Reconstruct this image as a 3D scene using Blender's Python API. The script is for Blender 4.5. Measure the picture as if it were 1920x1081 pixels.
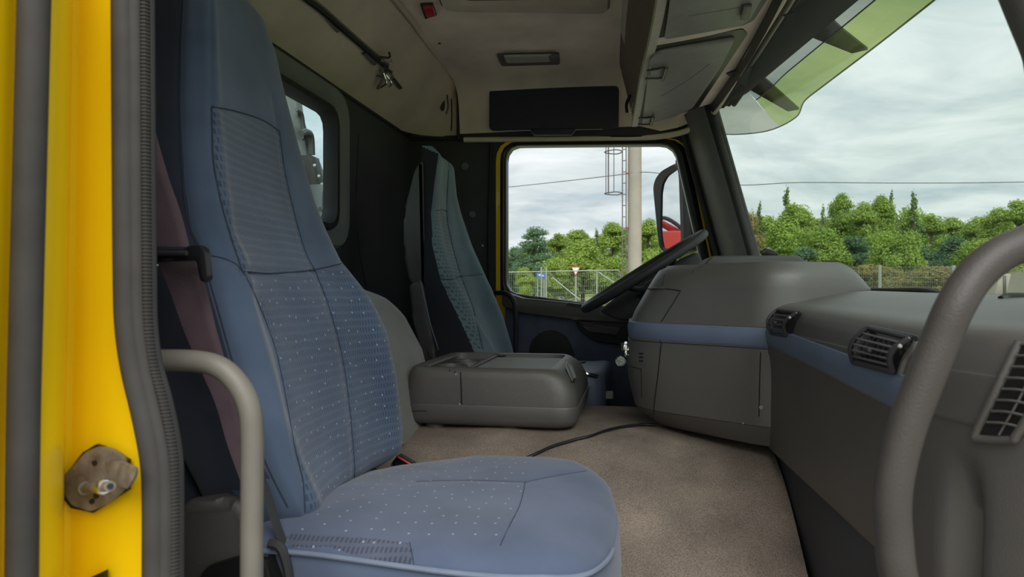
import bpy, bmesh, math, random
import numpy as np
from mathutils import Vector, Matrix
from mathutils.bvhtree import BVHTree
random.seed(7); np.random.seed(7)
for o in list(bpy.data.objects): bpy.data.objects.remove(o)
S = bpy.context.scene
COL = S.collection
# ------------------------------------------------------------------ camera
F = 1250.0; TH = math.atan(230/1250.0); CS, SN = math.cos(TH), math.sin(TH)
cam = bpy.data.cameras.new('camera'); camo = bpy.data.objects.new('camera', cam); COL.objects.link(camo)
camo.location = (0,0,0); camo.rotation_euler = (math.pi/2, 0, TH)
cam.sensor_width = 36; cam.lens = F*36/1920; cam.clip_start = .02; cam.clip_end = 900
cam.dof.use_dof = True; cam.dof.focus_distance = 2.0; cam.dof.aperture_fstop = cam.lens/2.4
S.camera = camo
# ------------------------------------------------------------------ sky, sun, exposure
S.view_settings.view_transform = 'Standard'; S.view_settings.look = 'None'
S.view_settings.exposure = 0.0; S.view_settings.gamma = 1.0; S.view_settings.use_curve_mapping = False
W = bpy.data.worlds.new('sky'); S.world = W; W.use_nodes = True
nt = W.node_tree; nt.nodes.clear()
def N(t, typ, **k):
    n = t.nodes.new(typ)
    for a, b in k.items(): setattr(n, a, b)
    return n
SKY_STRENGTH = 1.08
out = N(nt,'ShaderNodeOutputWorld'); bg = N(nt,'ShaderNodeBackground'); nt.links.new(bg.outputs[0], out.inputs[0])
tc = N(nt,'ShaderNodeTexCoord'); sep = N(nt,'ShaderNodeSeparateXYZ'); nt.links.new(tc.outputs['Generated'], sep.inputs[0])
# cloud plane projection: x/(z+k), y/(z+k)
ad = N(nt,'ShaderNodeMath', operation='ADD'); ad.inputs[1].default_value = .20
ab = N(nt,'ShaderNodeMath', operation='ABSOLUTE'); nt.links.new(sep.outputs[2], ab.inputs[0]); nt.links.new(ab.outputs[0], ad.inputs[0])
dx = N(nt,'ShaderNodeMath', operation='DIVIDE'); dy = N(nt,'ShaderNodeMath', operation='DIVIDE')
nt.links.new(sep.outputs[0], dx.inputs[0]); nt.links.new(ad.outputs[0], dx.inputs[1])
nt.links.new(sep.outputs[1], dy.inputs[0]); nt.links.new(ad.outputs[0], dy.inputs[1])
cmb = N(nt,'ShaderNodeCombineXYZ'); nt.links.new(dx.outputs[0], cmb.inputs[0]); nt.links.new(dy.outputs[0], cmb.inputs[1])
mp = N(nt,'ShaderNodeMapping'); mp.inputs['Scale'].default_value = (.75,1.0,1); mp.inputs['Location'].default_value = (3.1,1.7,0)
nt.links.new(cmb.outputs[0], mp.inputs[0])
n1 = N(nt,'ShaderNodeTexNoise'); n1.inputs['Scale'].default_value = 2.3; n1.inputs['Detail'].default_value = 11; n1.inputs['Roughness'].default_value = .56
n1.inputs['Distortion'].default_value = .5
nt.links.new(mp.outputs[0], n1.inputs['Vector'])
cr = N(nt,'ShaderNodeValToRGB'); e = cr.color_ramp.elements
e[0].position = .28; e[0].color = (.50,.64,.76,1); e[1].position = .70; e[1].color = (.95,.96,.96,1)
for p_, c_ in ((.38,(.53,.61,.65,1)),(.47,(.66,.72,.735,1)),(.57,(.80,.84,.84,1))):
    q = cr.color_ramp.elements.new(p_); q.color = c_
nt.links.new(n1.outputs[0], cr.inputs[0]); nt.links.new(cr.outputs[0], bg.inputs[0]); bg.inputs[1].default_value = SKY_STRENGTH
sun = bpy.data.lights.new('sun','SUN'); sun.energy = 3.1; sun.angle = math.radians(50); sun.color = (1,.97,.92)
suno = bpy.data.objects.new('sun', sun); COL.objects.link(suno)
suno.rotation_euler = Vector((-.3, 1.0, -1.1)).to_track_quat('-Z','Y').to_euler(); suno.location = (0,-5,5)

# ------------------------------------------------------------------ pixel -> point on a plane of the place
def ray(u, v):
    a = (u-960)/F; b = (540.5-v)/F
    return Vector((a*CS-SN, a*SN+CS, b))
def py(u, v, y): d = ray(u,v); return d*(y/d.y)
def pxx(u, v, x): d = ray(u,v); return d*(x/d.x)
def pz(u, v, z): d = ray(u,v); return d*(z/d.z)
def proj(p):
    xc = p[0]*CS + p[1]*SN; yc = -p[0]*SN + p[1]*CS
    return (960+F*xc/yc, 540.5-F*p[2]/yc)
# ------------------------------------------------------------------ materials
MATS = {}
def s2l(c): return tuple(((x/255)/12.92 if x/255 <= .04045 else ((x/255+.055)/1.055)**2.4) for x in c)
def mat(name, col, rough=.6, metal=0, var=.12, nscale=30, bump=.15, bscale=400, bdist=.0006, spec=.5, dirt=None, coat=0):
    m = bpy.data.materials.new(name); m.use_nodes = True; t = m.node_tree; b = t.nodes['Principled BSDF']
    b.inputs['Roughness'].default_value = rough; b.inputs['Metallic'].default_value = metal
    b.inputs['Specular IOR Level'].default_value = spec; b.inputs['Coat Weight'].default_value = coat
    c = N(t,'ShaderNodeTexCoord'); n = N(t,'ShaderNodeTexNoise'); n.inputs['Scale'].default_value = nscale; n.inputs['Detail'].default_value = 5
    t.links.new(c.outputs['Object'], n.inputs['Vector'])
    r = N(t,'ShaderNodeValToRGB'); r.color_ramp.elements[0].position = .3; r.color_ramp.elements[1].position = .7
    k = dirt or tuple(x*(1-var) for x in col)
    r.color_ramp.elements[0].color = (*k,1); r.color_ramp.elements[1].color = (*[min(1,x*(1+var)) for x in col],1)
    t.links.new(n.outputs[0], r.inputs[0]); t.links.new(r.outputs[0], b.inputs['Base Color'])
    if bump:
        n2 = N(t,'ShaderNodeTexNoise'); n2.inputs['Scale'].default_value = bscale; n2.inputs['Detail'].default_value = 2
        t.links.new(c.outputs['Object'], n2.inputs['Vector'])
        bp = N(t,'ShaderNodeBump'); bp.inputs['Strength'].default_value = bump; bp.inputs['Distance'].default_value = bdist
        t.links.new(n2.outputs[0], bp.inputs['Height']); t.links.new(bp.outputs[0], b.inputs['Normal'])
    MATS[name] = m; return m
def fabric(name, col, col2, rib=False, dots=False, axes='YZ', rough=.92):
    """woven cloth; rib = rows of short raised dashes, dots = sparse pale dots woven in"""
    m = bpy.data.materials.new(name); m.use_nodes = True; t = m.node_tree; b = t.nodes['Principled BSDF']
    b.inputs['Roughness'].default_value = rough; b.inputs['Specular IOR Level'].default_value = .2
    b.inputs['Sheen Weight'].default_value = .25; b.inputs['Sheen Roughness'].default_value = .5
    c = N(t,'ShaderNodeTexCoord'); sp = N(t,'ShaderNodeSeparateXYZ'); t.links.new(c.outputs['Object'], sp.inputs[0])
    cb = N(t,'ShaderNodeCombineXYZ'); ix = {'X':0,'Y':1,'Z':2}
    t.links.new(sp.outputs[ix[axes[0]]], cb.inputs[0]); t.links.new(sp.outputs[ix[axes[1]]], cb.inputs[1])
    n = N(t,'ShaderNodeTexNoise'); n.inputs['Scale'].default_value = 9; n.inputs['Detail'].default_value = 6; t.links.new(c.outputs['Object'], n.inputs['Vector'])
    r = N(t,'ShaderNodeValToRGB'); r.color_ramp.elements[0].position = .32; r.color_ramp.elements[1].position = .68
    r.color_ramp.elements[0].color = (*col2,1); r.color_ramp.elements[1].color = (*col,1)
    t.links.new(n.outputs[0], r.inputs[0]); colout = r.outputs[0]
    n2 = N(t,'ShaderNodeTexNoise'); n2.inputs['Scale'].default_value = 900; t.links.new(c.outputs['Object'], n2.inputs['Vector'])
    h = n2.outputs[0]
    if rib:
        nd = N(t,'ShaderNodeTexNoise'); nd.inputs['Scale'].default_value = 22; t.links.new(cb.outputs[0], nd.inputs['Vector'])
        vm = N(t,'ShaderNodeVectorMath', operation='SCALE'); vm.inputs['Scale'].default_value = .006; t.links.new(nd.outputs['Color'], vm.inputs[0])
        va = N(t,'ShaderNodeVectorMath', operation='ADD'); t.links.new(cb.outputs[0], va.inputs[0]); t.links.new(vm.outputs[0], va.inputs[1])
        # short upright dashes in wavy rows
        sv_ = N(t,'ShaderNodeSeparateXYZ'); t.links.new(va.outputs[0], sv_.inputs[0])
        def mth(op, x, y=None):
            q = N(t,'ShaderNodeMath', operation=op)
            for k_, w_ in enumerate((x,y)):
                if w_ is None: continue
                if isinstance(w_, (int,float)): q.inputs[k_].default_value = w_
                else: t.links.new(w_, q.inputs[k_])
            return q.outputs[0]
        row = mth('DIVIDE', sv_.outputs[1], .0125); fr = mth('FRACT', row); fl = mth('FLOOR', row)
        xx = mth('ADD', mth('DIVIDE', sv_.outputs[0], .0060), mth('MULTIPLY', fl, .37))
        st_ = mth('MULTIPLY', mth('ADD', mth('SINE', mth('MULTIPLY', xx, 6.2832)), .35), 1.6)
        wn = mth('SUBTRACT', .36, mth('ABSOLUTE', mth('SUBTRACT', fr, .5))); wn = mth('MULTIPLY', wn, 9)
        def cl01(x): q = N(t,'ShaderNodeClamp'); t.links.new(x, q.inputs[0]); return q.outputs[0]
        dash = mth('MULTIPLY', cl01(st_), cl01(wn))
        mx = N(t,'ShaderNodeMix', data_type='RGBA', blend_type='MULTIPLY'); t.links.new(mth('MULTIPLY', dash, .85), mx.inputs[0])
        t.links.new(colout, mx.inputs[6]); mx.inputs[7].default_value = (.5,.52,.57,1); colout = mx.outputs[2]
        h = mth('ADD', mth('MULTIPLY', dash, -2.5), h)
    if dots:
        vo = N(t,'ShaderNodeTexVoronoi', voronoi_dimensions='2D'); vo.inputs['Scale'].default_value = 38; vo.inputs['Randomness'].default_value = .6
        t.links.new(cb.outputs[0], vo.inputs['Vector'])
        lt = N(t,'ShaderNodeMath', operation='LESS_THAN'); lt.inputs[1].default_value = .062; t.links.new(vo.outputs['Distance'], lt.inputs[0])
        mx = N(t,'ShaderNodeMix', data_type='RGBA'); t.links.new(lt.outputs[0], mx.inputs[0]); t.links.new(colout, mx.inputs[6]); mx.inputs[7].default_value = (.27,.33,.43,1); colout = mx.outputs[2]
    t.links.new(colout, b.inputs['Base Color'])
    bp = N(t,'ShaderNodeBump'); bp.inputs['Strength'].default_value = .35; bp.inputs['Distance'].default_value = .0009
    t.links.new(h, bp.inputs['Height']); t.links.new(bp.outputs[0], b.inputs['Normal'])
    MATS[name] = m; return m
def glass(name, tint, refl=.03, haze=0, hazecol=(.6,.7,.68)):
    m = bpy.data.materials.new(name); m.use_nodes = True; t = m.node_tree; t.nodes.clear()
    o = N(t,'ShaderNodeOutputMaterial'); tr = N(t,'ShaderNodeBsdfTransparent'); tr.inputs[0].default_value = (*tint,1)
    g = N(t,'ShaderNodeBsdfGlossy'); g.inputs['Roughness'].default_value = .02
    lw = N(t,'ShaderNodeLayerWeight'); lw.inputs[0].default_value = .12
    mu = N(t,'ShaderNodeMath', operation='MULTIPLY'); mu.inputs[1].default_value = refl*6; t.links.new(lw.outputs['Fresnel'], mu.inputs[0])
    cl = N(t,'ShaderNodeMath', operation='MINIMUM'); cl.inputs[1].default_value = .05; t.links.new(mu.outputs[0], cl.inputs[0])
    mx = N(t,'ShaderNodeMixShader'); t.links.new(cl.outputs[0], mx.inputs[0]); t.links.new(tr.outputs[0], mx.inputs[1]); t.links.new(g.outputs[0], mx.inputs[2])
    res = mx.outputs[0]
    if haze:
        d = N(t,'ShaderNodeBsdfDiffuse'); d.inputs[0].default_value = (*hazecol,1); tl = N(t,'ShaderNodeBsdfTranslucent'); tl.inputs[0].default_value = (*hazecol,1)
        m1 = N(t,'ShaderNodeMixShader'); m1.inputs[0].default_value = .6; t.links.new(d.outputs[0], m1.inputs[1]); t.links.new(tl.outputs[0], m1.inputs[2])
        c = N(t,'ShaderNodeTexCoord'); n = N(t,'ShaderNodeTexNoise'); n.inputs['Scale'].default_value = 3; n.inputs['Detail'].default_value = 4; t.links.new(c.outputs['Object'], n.inputs['Vector'])
        m3 = N(t,'ShaderNodeMath', operation='MULTIPLY'); m3.inputs[1].default_value = haze*2; t.links.new(n.outputs[0], m3.inputs[0])
        m2 = N(t,'ShaderNodeMixShader'); t.links.new(m3.outputs[0], m2.inputs[0]); t.links.new(res, m2.inputs[1]); t.links.new(m1.outputs[0], m2.inputs[2]); res = m2.outputs[0]
    t.links.new(res, o.inputs[0]); MATS[name] = m; return m

YEL = mat('yellow_paint', (.95,.63,.004), .35, var=.06, nscale=4, bump=.05, bscale=60, coat=.3)
RUB = mat('rubber', (.050,.047,.047), .75, var=.15)
RUBD = mat('rubber_dark', (.02,.02,.022), .7)
PLD = mat('plastic_dark', (.030,.030,.034), .6, bump=.3)
PLG = mat('plastic_grey', (.092,.085,.080), .46, spec=.8, bump=.5, bscale=700, bdist=.0008, nscale=6, var=.1)
PLG2 = mat('plastic_mid', (.065,.063,.062), .55, bump=.5, bscale=700, bdist=.0008, nscale=6, var=.1)
PLB = mat('plastic_blue', (.13,.165,.25), .5, bump=.25, bscale=600, var=.07, nscale=12)
PLBLK = mat('plastic_black', (.012,.012,.013), .4)
PLL = mat('plastic_light', (.26,.265,.255), .5, bump=.3, bscale=500, var=.06)
WALLD = mat('wall_trim', (.042,.045,.054), .65, bump=.3, bscale=500, var=.15, nscale=5)
REARW = mat('rear_trim', (.17,.18,.19), .6, bump=.3, bscale=500, var=.1, nscale=5)
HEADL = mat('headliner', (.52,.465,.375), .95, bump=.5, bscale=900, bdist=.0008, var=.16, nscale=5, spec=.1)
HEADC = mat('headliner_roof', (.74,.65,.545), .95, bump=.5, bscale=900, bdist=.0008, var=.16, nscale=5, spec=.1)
FLAP = mat('flap_plastic', (.225,.23,.225), .5, bump=.3, bscale=500, var=.08)
EDGE = mat('edging_rubber', (.04,.038,.038), .6)
WOOD = mat('brown_board', (.16,.115,.10), .6, var=.1)
CARP = mat('carpet', (.335,.275,.23), 1.0, bump=1, bscale=500, bdist=.003, nscale=6, var=.2, dirt=(.18,.153,.135), spec=.05)
_t = CARP.node_tree; _b = _t.nodes['Principled BSDF']; _c = N(_t,'ShaderNodeTexCoord'); _n = N(_t,'ShaderNodeTexNoise'); _n.inputs['Scale'].default_value = 420; _n.inputs['Detail'].default_value = 2
_t.links.new(_c.outputs['Object'], _n.inputs['Vector']); _r = N(_t,'ShaderNodeValToRGB'); _r.color_ramp.elements[0].position = .35; _r.color_ramp.elements[1].position = .65
_r.color_ramp.elements[0].color = (.72,.71,.70,1); _r.color_ramp.elements[1].color = (1.25,1.24,1.23,1); _t.links.new(_n.outputs[0], _r.inputs[0])
_m = N(_t,'ShaderNodeMix', data_type='RGBA', blend_type='MULTIPLY'); _m.inputs[0].default_value = 1; _l = _b.inputs['Base Color'].links[0].from_socket
_t.links.new(_l, _m.inputs[6]); _t.links.new(_r.outputs[0], _m.inputs[7]); _t.links.new(_m.outputs[2], _b.inputs['Base Color'])
FLOORD = mat('floor_rubber', (.05,.047,.044), .8, bump=.4)
GREYF = fabric('grey_cloth', (.25,.25,.23), (.19,.19,.178))
NAVY = mat('navy_panel', (.105,.125,.19), .6, var=.12)
VISORD = mat('navy_pouch', (.022,.025,.042), .6, var=.08)
BLUE = fabric('blue_cloth', (.095,.135,.215), (.065,.095,.155))
BLUER = fabric('blue_cloth_ribbed', (.105,.145,.215), (.075,.105,.165), rib=True)
BLUED = fabric('blue_cloth_dotted', (.095,.135,.215), (.065,.095,.16), rib=True, dots=True)
BLUEC = fabric('cushion_cloth_dotted', (.105,.132,.202), (.073,.096,.155), dots=True, axes='XY')
BLUEP = fabric('cushion_cloth_plain', (.103,.132,.212), (.073,.10,.165), axes='XY')
BLUEE = fabric('cushion_cloth_ribbed', (.10,.115,.17), (.07,.085,.13), rib=True, dots=True, axes='XY')
SIDEB = fabric('side_cloth', (.045,.055,.09), (.03,.04,.065))
DRB = fabric('driver_cloth', (.17,.235,.28), (.12,.17,.215))
DRR = fabric('driver_cloth_ribbed', (.20,.265,.305), (.14,.19,.23), rib=True)
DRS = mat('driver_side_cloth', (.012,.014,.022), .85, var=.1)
STITCH = mat('stitch', (.03,.04,.065), .9)
PIPE = mat('piping_cloth', (.17,.21,.29), .85, var=.1)
BELT = mat('belt_webbing', (.085,.053,.068), .75, bump=.6, bscale=500)
HGREY = mat('handle_paint', (.175,.162,.142), .5, var=.14, nscale=18, dirt=(.16,.15,.13))
HBROWN = mat('handle_grip', (.056,.050,.047), .5, bump=.6, bscale=600, var=.06)
STEEL = mat('steel', (.24,.22,.19), .5, metal=.3, var=.2, nscale=70, dirt=(.13,.10,.075))
CHROME = mat('chrome', (.75,.75,.75), .15, metal=1, var=.05)
RED = mat('red_paint', (.45,.03,.02), .5)
REDL = mat('red_lens', (.45,.03,.05), .25)
LENS = mat('lamp_lens', (.42,.42,.37), .25, var=.05)
RUST = mat('weathered_steel', (.12,.105,.10), .7, var=.3)
PILL = mat('pillar_plastic', (.125,.128,.132), .5, bump=.4, bscale=600, var=.08)
CREAM = mat('cream_strip', (.52,.50,.43), .6, var=.08)
CONC = mat('concrete', (.36,.32,.28), .9, var=.12, nscale=1.5, bump=.4, bscale=20, bdist=.01)
GALV = mat('galvanised', (.32,.33,.33), .5, metal=.3, var=.1)
WHITE = mat('white_paint', (.75,.75,.74), .5)
BLUES = mat('blue_sign', (.04,.17,.5), .4)
BARK = mat('bark', (.10,.08,.06), .95, var=.3)
ROAD = mat('asphalt', (.30,.30,.31), .9, var=.1, nscale=2)
BLKG = mat('screen_glass', (.01,.01,.012), .08)
MIRR = mat('mirror_glass', (.8,.83,.83), .01, metal=1, var=0, bump=0)
G_WIND = glass('windscreen_glass', (.84,.93,.89), .02, haze=.006)
G_SIDE = glass('side_glass', (.93,.96,.97), .04, haze=.005)
G_REAR = glass('rear_glass', (.72,.90,.92), .05)
G_VIS = glass('visor_acrylic', (.42,.49,.20), .05, haze=.10, hazecol=(.5,.58,.22))
G_VISP = glass('visor_pale', (.50,.51,.43), .05, haze=.10, hazecol=(.45,.45,.38))
G_VISC = glass('visor_clear', (.40,.41,.36), .05, haze=.08, hazecol=(.45,.45,.38))
def leafmat(name, c1, c2):
    m = bpy.data.materials.new(name); m.use_nodes = True; t = m.node_tree; b = t.nodes['Principled BSDF']; b.inputs['Roughness'].default_value = .8; b.inputs['Specular IOR Level'].default_value = .2
    g = N(t,'ShaderNodeNewGeometry'); oi = N(t,'ShaderNodeObjectInfo')
    a = N(t,'ShaderNodeMath', operation='MULTIPLY_ADD'); a.inputs[1].default_value = .6; t.links.new(g.outputs['Random Per Island'], a.inputs[0])
    mm = N(t,'ShaderNodeMath', operation='MULTIPLY'); mm.inputs[1].default_value = .4; t.links.new(oi.outputs['Random'], mm.inputs[0]); t.links.new(mm.outputs[0], a.inputs[2])
    r = N(t,'ShaderNodeValToRGB'); r.color_ramp.elements[0].color = (*c1,1); r.color_ramp.elements[1].color = (*c2,1); t.links.new(a.outputs[0], r.inputs[0]); t.links.new(r.outputs[0], b.inputs['Base Color'])
    tr = N(t,'ShaderNodeBsdfTranslucent'); t.links.new(r.outputs[0], tr.inputs[0]); mx = N(t,'ShaderNodeMixShader'); mx.inputs[0].default_value = .35
    o = t.nodes['Material Output']; t.links.new(b.outputs[0], mx.inputs[1]); t.links.new(tr.outputs[0], mx.inputs[2]); t.links.new(mx.outputs[0], o.inputs[0]); return m
LEAF_A = leafmat('leaf_bright', (.17,.28,.04), (.44,.56,.13))
LEAF_B = leafmat('leaf_mid', (.13,.21,.06), (.30,.40,.15))
LEAF_C = leafmat('leaf_pine', (.08,.16,.09), (.20,.31,.17))
LEAF_D = leafmat('leaf_reddish', (.22,.20,.06), (.38,.32,.12))
GRASS = mat('grass', (.22,.32,.07), .95, var=.3, nscale=1.2, bump=.8, bscale=12, bdist=.05, dirt=(.30,.30,.13))

# ------------------------------------------------------------------ object helpers
def wloc(o):
    p = Vector((0,0,0))
    while o is not None: p += o.location; o = o.parent
    return p
def tag(o, label=None, cat=None, group=None, kind=None):
    if label: o['label'] = label
    if cat: o['category'] = cat
    if group: o['group'] = group
    if kind: o['kind'] = kind
    return o
def thing(name, loc, label=None, cat=None, group=None, kind=None):
    o = bpy.data.objects.new(name, None); COL.objects.link(o); o.location = loc; o.empty_display_size = .05
    return tag(o, label, cat, group, kind)
def mk(name, V, Fc, m, parent=None, smooth=True, mi=None, angle=40):
    V = [Vector(v) for v in V]
    if parent is None:
        lo = Vector([min(v[i] for v in V) for i in range(3)]); hi = Vector([max(v[i] for v in V) for i in range(3)])
        org = Vector(((lo.x+hi.x)/2, (lo.y+hi.y)/2, lo.z))
    else: org = wloc(parent)
    me = bpy.data.meshes.new(name); me.from_pydata([tuple(v-org) for v in V], [], [tuple(f) for f in Fc])
    ms = m if isinstance(m, (list,tuple)) else [m]
    for x in ms: me.materials.append(x)
    if mi is not None: me.polygons.foreach_set('material_index', mi)
    bm = bmesh.new(); bm.from_mesh(me)
    bmesh.ops.recalc_face_normals(bm, faces=bm.faces)
    if smooth:
        for f in bm.faces: f.smooth = True
        ca = math.radians(angle)
        for ed in bm.edges:
            if len(ed.link_faces) == 2 and ed.calc_face_angle(0) > ca: ed.smooth = False
    bm.to_mesh(me); bm.free(); me.update()
    o = bpy.data.objects.new(name, me); COL.objects.link(o)
    if parent is None: o.location = org
    else: o.parent = parent
    return o
class MB:
    def __init__(s): s.V = []; s.F = []
    def add(s, V, Fc): n = len(s.V); s.V += [Vector(v) for v in V]; s.F += [tuple(i+n for i in f) for f in Fc]; return s
    def build(s, name, m, parent=None, **k): return mk(name, s.V, s.F, m, parent, **k)
def g_bm(bm):
    bm.verts.ensure_lookup_table(); V = [v.co.copy() for v in bm.verts]
    Fc = [[v.index for v in f.verts] for f in bm.faces]; bm.free(); return V, Fc
def g_box(lo, hi, bev=.003, seg=2, M=None):
    lo, hi = Vector(lo), Vector(hi); bm = bmesh.new(); bmesh.ops.create_cube(bm, size=1)
    c = (lo+hi)/2; d = hi-lo
    for v in bm.verts: v.co = Vector((v.co.x*d.x, v.co.y*d.y, v.co.z*d.z))+c
    if bev: bmesh.ops.bevel(bm, geom=list(bm.edges), offset=min(bev, min(abs(x) for x in d)*.45), segments=seg, affect='EDGES', profile=.5)
    bm.verts.index_update(); V, Fc = g_bm(bm)
    if M is not None: V = [M @ v for v in V]
    return V, Fc
def catmull(P, n, closed=False):
    P = [Vector(p) for p in P]; m = len(P); R = []
    segs = m if closed else m-1
    for i in range(segs):
        if closed: a,b,c,d = P[(i-1)%m],P[i],P[(i+1)%m],P[(i+2)%m]
        else: a,b,c,d = P[max(i-1,0)],P[i],P[i+1],P[min(i+2,m-1)]
        for j in range(n):
            t = j/n; t2=t*t; t3=t2*t
            R.append(.5*((2*b)+(c-a)*t+(2*a-5*b+4*c-d)*t2+(3*b-a-3*c+d)*t3))
    if not closed: R.append(P[-1])
    return R
def g_tube(P, r, seg=12, n=6, cap=True, smooth=True, flat=None):
    C = catmull(P, n) if smooth and len(P) > 2 else [Vector(p) for p in P]
    V = []; Fc = []; up = None
    for i, c in enumerate(C):
        t = (C[min(i+1,len(C)-1)]-C[max(i-1,0)]).normalized()
        if up is None:
            up = Vector((0,0,1)) if abs(t.z) < .9 else Vector((1,0,0))
        sx = t.cross(up).normalized(); up = sx.cross(t).normalized()
        rr = r if not callable(r) else r(i/(len(C)-1))
        for k in range(seg):
            a = 2*math.pi*k/seg; V.append(c+sx*math.cos(a)*rr+up*math.sin(a)*rr)
    for i in range(len(C)-1):
        for k in range(seg):
            Fc.append((i*seg+k, i*seg+(k+1)%seg, (i+1)*seg+(k+1)%seg, (i+1)*seg+k))
    if cap: Fc.append(tuple(range(seg))); Fc.append(tuple((len(C)-1)*seg+k for k in range(seg)))
    return V, Fc
def g_loft(R, closed=True, cap=True):
    n = len(R[0]); V = [p for r in R for p in r]; Fc = []
    for i in range(len(R)-1):
        for k in range(n if closed else n-1):
            Fc.append((i*n+k, i*n+(k+1)%n, (i+1)*n+(k+1)%n, (i+1)*n+k))
    if cap and closed: Fc.append(tuple(range(n))); Fc.append(tuple((len(R)-1)*n+k for k in range(n)))
    return V, Fc
def g_prism(poly, off, bev=0, seg=2):
    """polygon (3d points) extruded by vector off, edges bevelled"""
    bm = bmesh.new(); vs = [bm.verts.new(Vector(p)) for p in poly]; f = bm.faces.new(vs)
    r = bmesh.ops.extrude_face_region(bm, geom=[f]); nv = [x for x in r['geom'] if isinstance(x, bmesh.types.BMVert)]
    for v in nv: v.co += Vector(off)
    if bev: 
        es = [e_ for e_ in bm.edges if len(e_.link_faces) == 2 and e_.calc_face_angle(0) > .6]
        bmesh.ops.bevel(bm, geom=es, offset=bev, segments=seg, affect='EDGES', profile=.5)
    bm.verts.index_update(); return g_bm(bm)
def fillet(P, r, n=6):
    """round the corners of a closed 2d/3d polygon; r = one radius or one per corner"""
    P = [Vector(p) for p in P]; m = len(P); R = []
    for i in range(m):
        a,b,c = P[i-1],P[i],P[(i+1)%m]; ri = r[i] if isinstance(r,(list,tuple)) else r
        u_ = (a-b); w_ = (c-b); d = min(ri, u_.length*.49, w_.length*.49)
        p0 = b+u_.normalized()*d; p2 = b+w_.normalized()*d
        for j in range(n+1):
            t = j/n; R.append((1-t)**2*p0+2*t*(1-t)*b+t*t*p2)
    return R
def resample(P, n, closed=True):
    P = [Vector(p) for p in P]; Q = P+[P[0]] if closed else P
    L = [0]
    for i in range(len(Q)-1): L.append(L[-1]+(Q[i+1]-Q[i]).length)
    R = []; j = 0
    for k in range(n):
        s = L[-1]*k/(n if closed else n-1)
        while j < len(L)-2 and L[j+1] < s: j += 1
        d = L[j+1]-L[j]; t = 0 if d == 0 else (s-L[j])/d
        R.append(Q[j].lerp(Q[j+1], min(t,1)))
    return R
def g_cyl(c, ax, r, h, seg=24, r2=None, bev=0):
    c = Vector(c); ax = Vector(ax).normalized(); r2 = r if r2 is None else r2
    u_ = ax.orthogonal().normalized(); w_ = ax.cross(u_)
    lv = [(0,r),(h,r2)] if not bev else [(0,r-bev),(bev,r),(h-bev,r2),(h,r2-bev)]
    R = [[c+ax*z+(u_*math.cos(2*math.pi*k/seg)+w_*math.sin(2*math.pi*k/seg))*q for k in range(seg)] for z,q in lv]
    return g_loft(R)
def g_sph(c, r, sub=2, sc=(1,1,1)):
    bm = bmesh.new(); bmesh.ops.create_icosphere(bm, subdivisions=sub, radius=r)
    for v in bm.verts: v.co = Vector((v.co.x*sc[0],v.co.y*sc[1],v.co.z*sc[2]))+Vector(c)
    bm.verts.index_update(); return g_bm(bm)
def g_ring(A, B):
    """flat band between two loops with equal point counts"""
    n = len(A); return list(A)+list(B), [(k,(k+1)%n,n+(k+1)%n,n+k) for k in range(n)]
def casting(o):
    me = o.data; l = wloc(o)
    return BVHTree.FromPolygons([v.co+l for v in me.vertices], [tuple(p.vertices) for p in me.polygons])
def hit(T, u, v, strict=False):
    d = ray(u,v).normalized(); r = T.ray_cast(Vector((0,0,0)), d)
    if r[0] is not None: return (r[0], r[1])
    if strict: return (None,None)
    best = min((T.find_nearest(d*(.3+.03*i)) for i in range(100)), key=lambda q: q[3] if q[0] is not None else 9)
    return best[0], best[1]
def seam(T, pts, r, m, parent, name='seam', n=8, lift=0.0, dense=7, seg=6):
    """thin stitched or moulded line laid on a surface"""
    C = catmull([Vector((p[0],p[1],0)) for p in pts], dense) if len(pts) > 2 else [Vector((pts[0][0],pts[0][1],0)).lerp(Vector((pts[1][0],pts[1][1],0)), i/10) for i in range(11)]
    Q = []
    for c in C:
        h_, nn = hit(T, c.x, c.y, True)
        if h_ is not None:
            if Q and (h_-Q[-1]).length > .15: continue
            Q.append(h_ - h_.normalized()*lift)
    if len(Q) < 2: return None
    V, Fc = g_tube(Q, r, seg=seg, smooth=False); return mk(name, V, Fc, m, parent)
def ctrl(tab, x):
    xs = [t[0] for t in tab]; return [float(np.interp(x, xs, [t[i] for t in tab])) for i in range(1,len(tab[0]))]
# ================================================================== THE SETTING: cab shell
def WSX(y, z): return .27+.33*(.59-z)+.06*(1-((y-1.65))**2)
def poly_px(P, y): return [py(u,v,y) for u,v in P]
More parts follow.
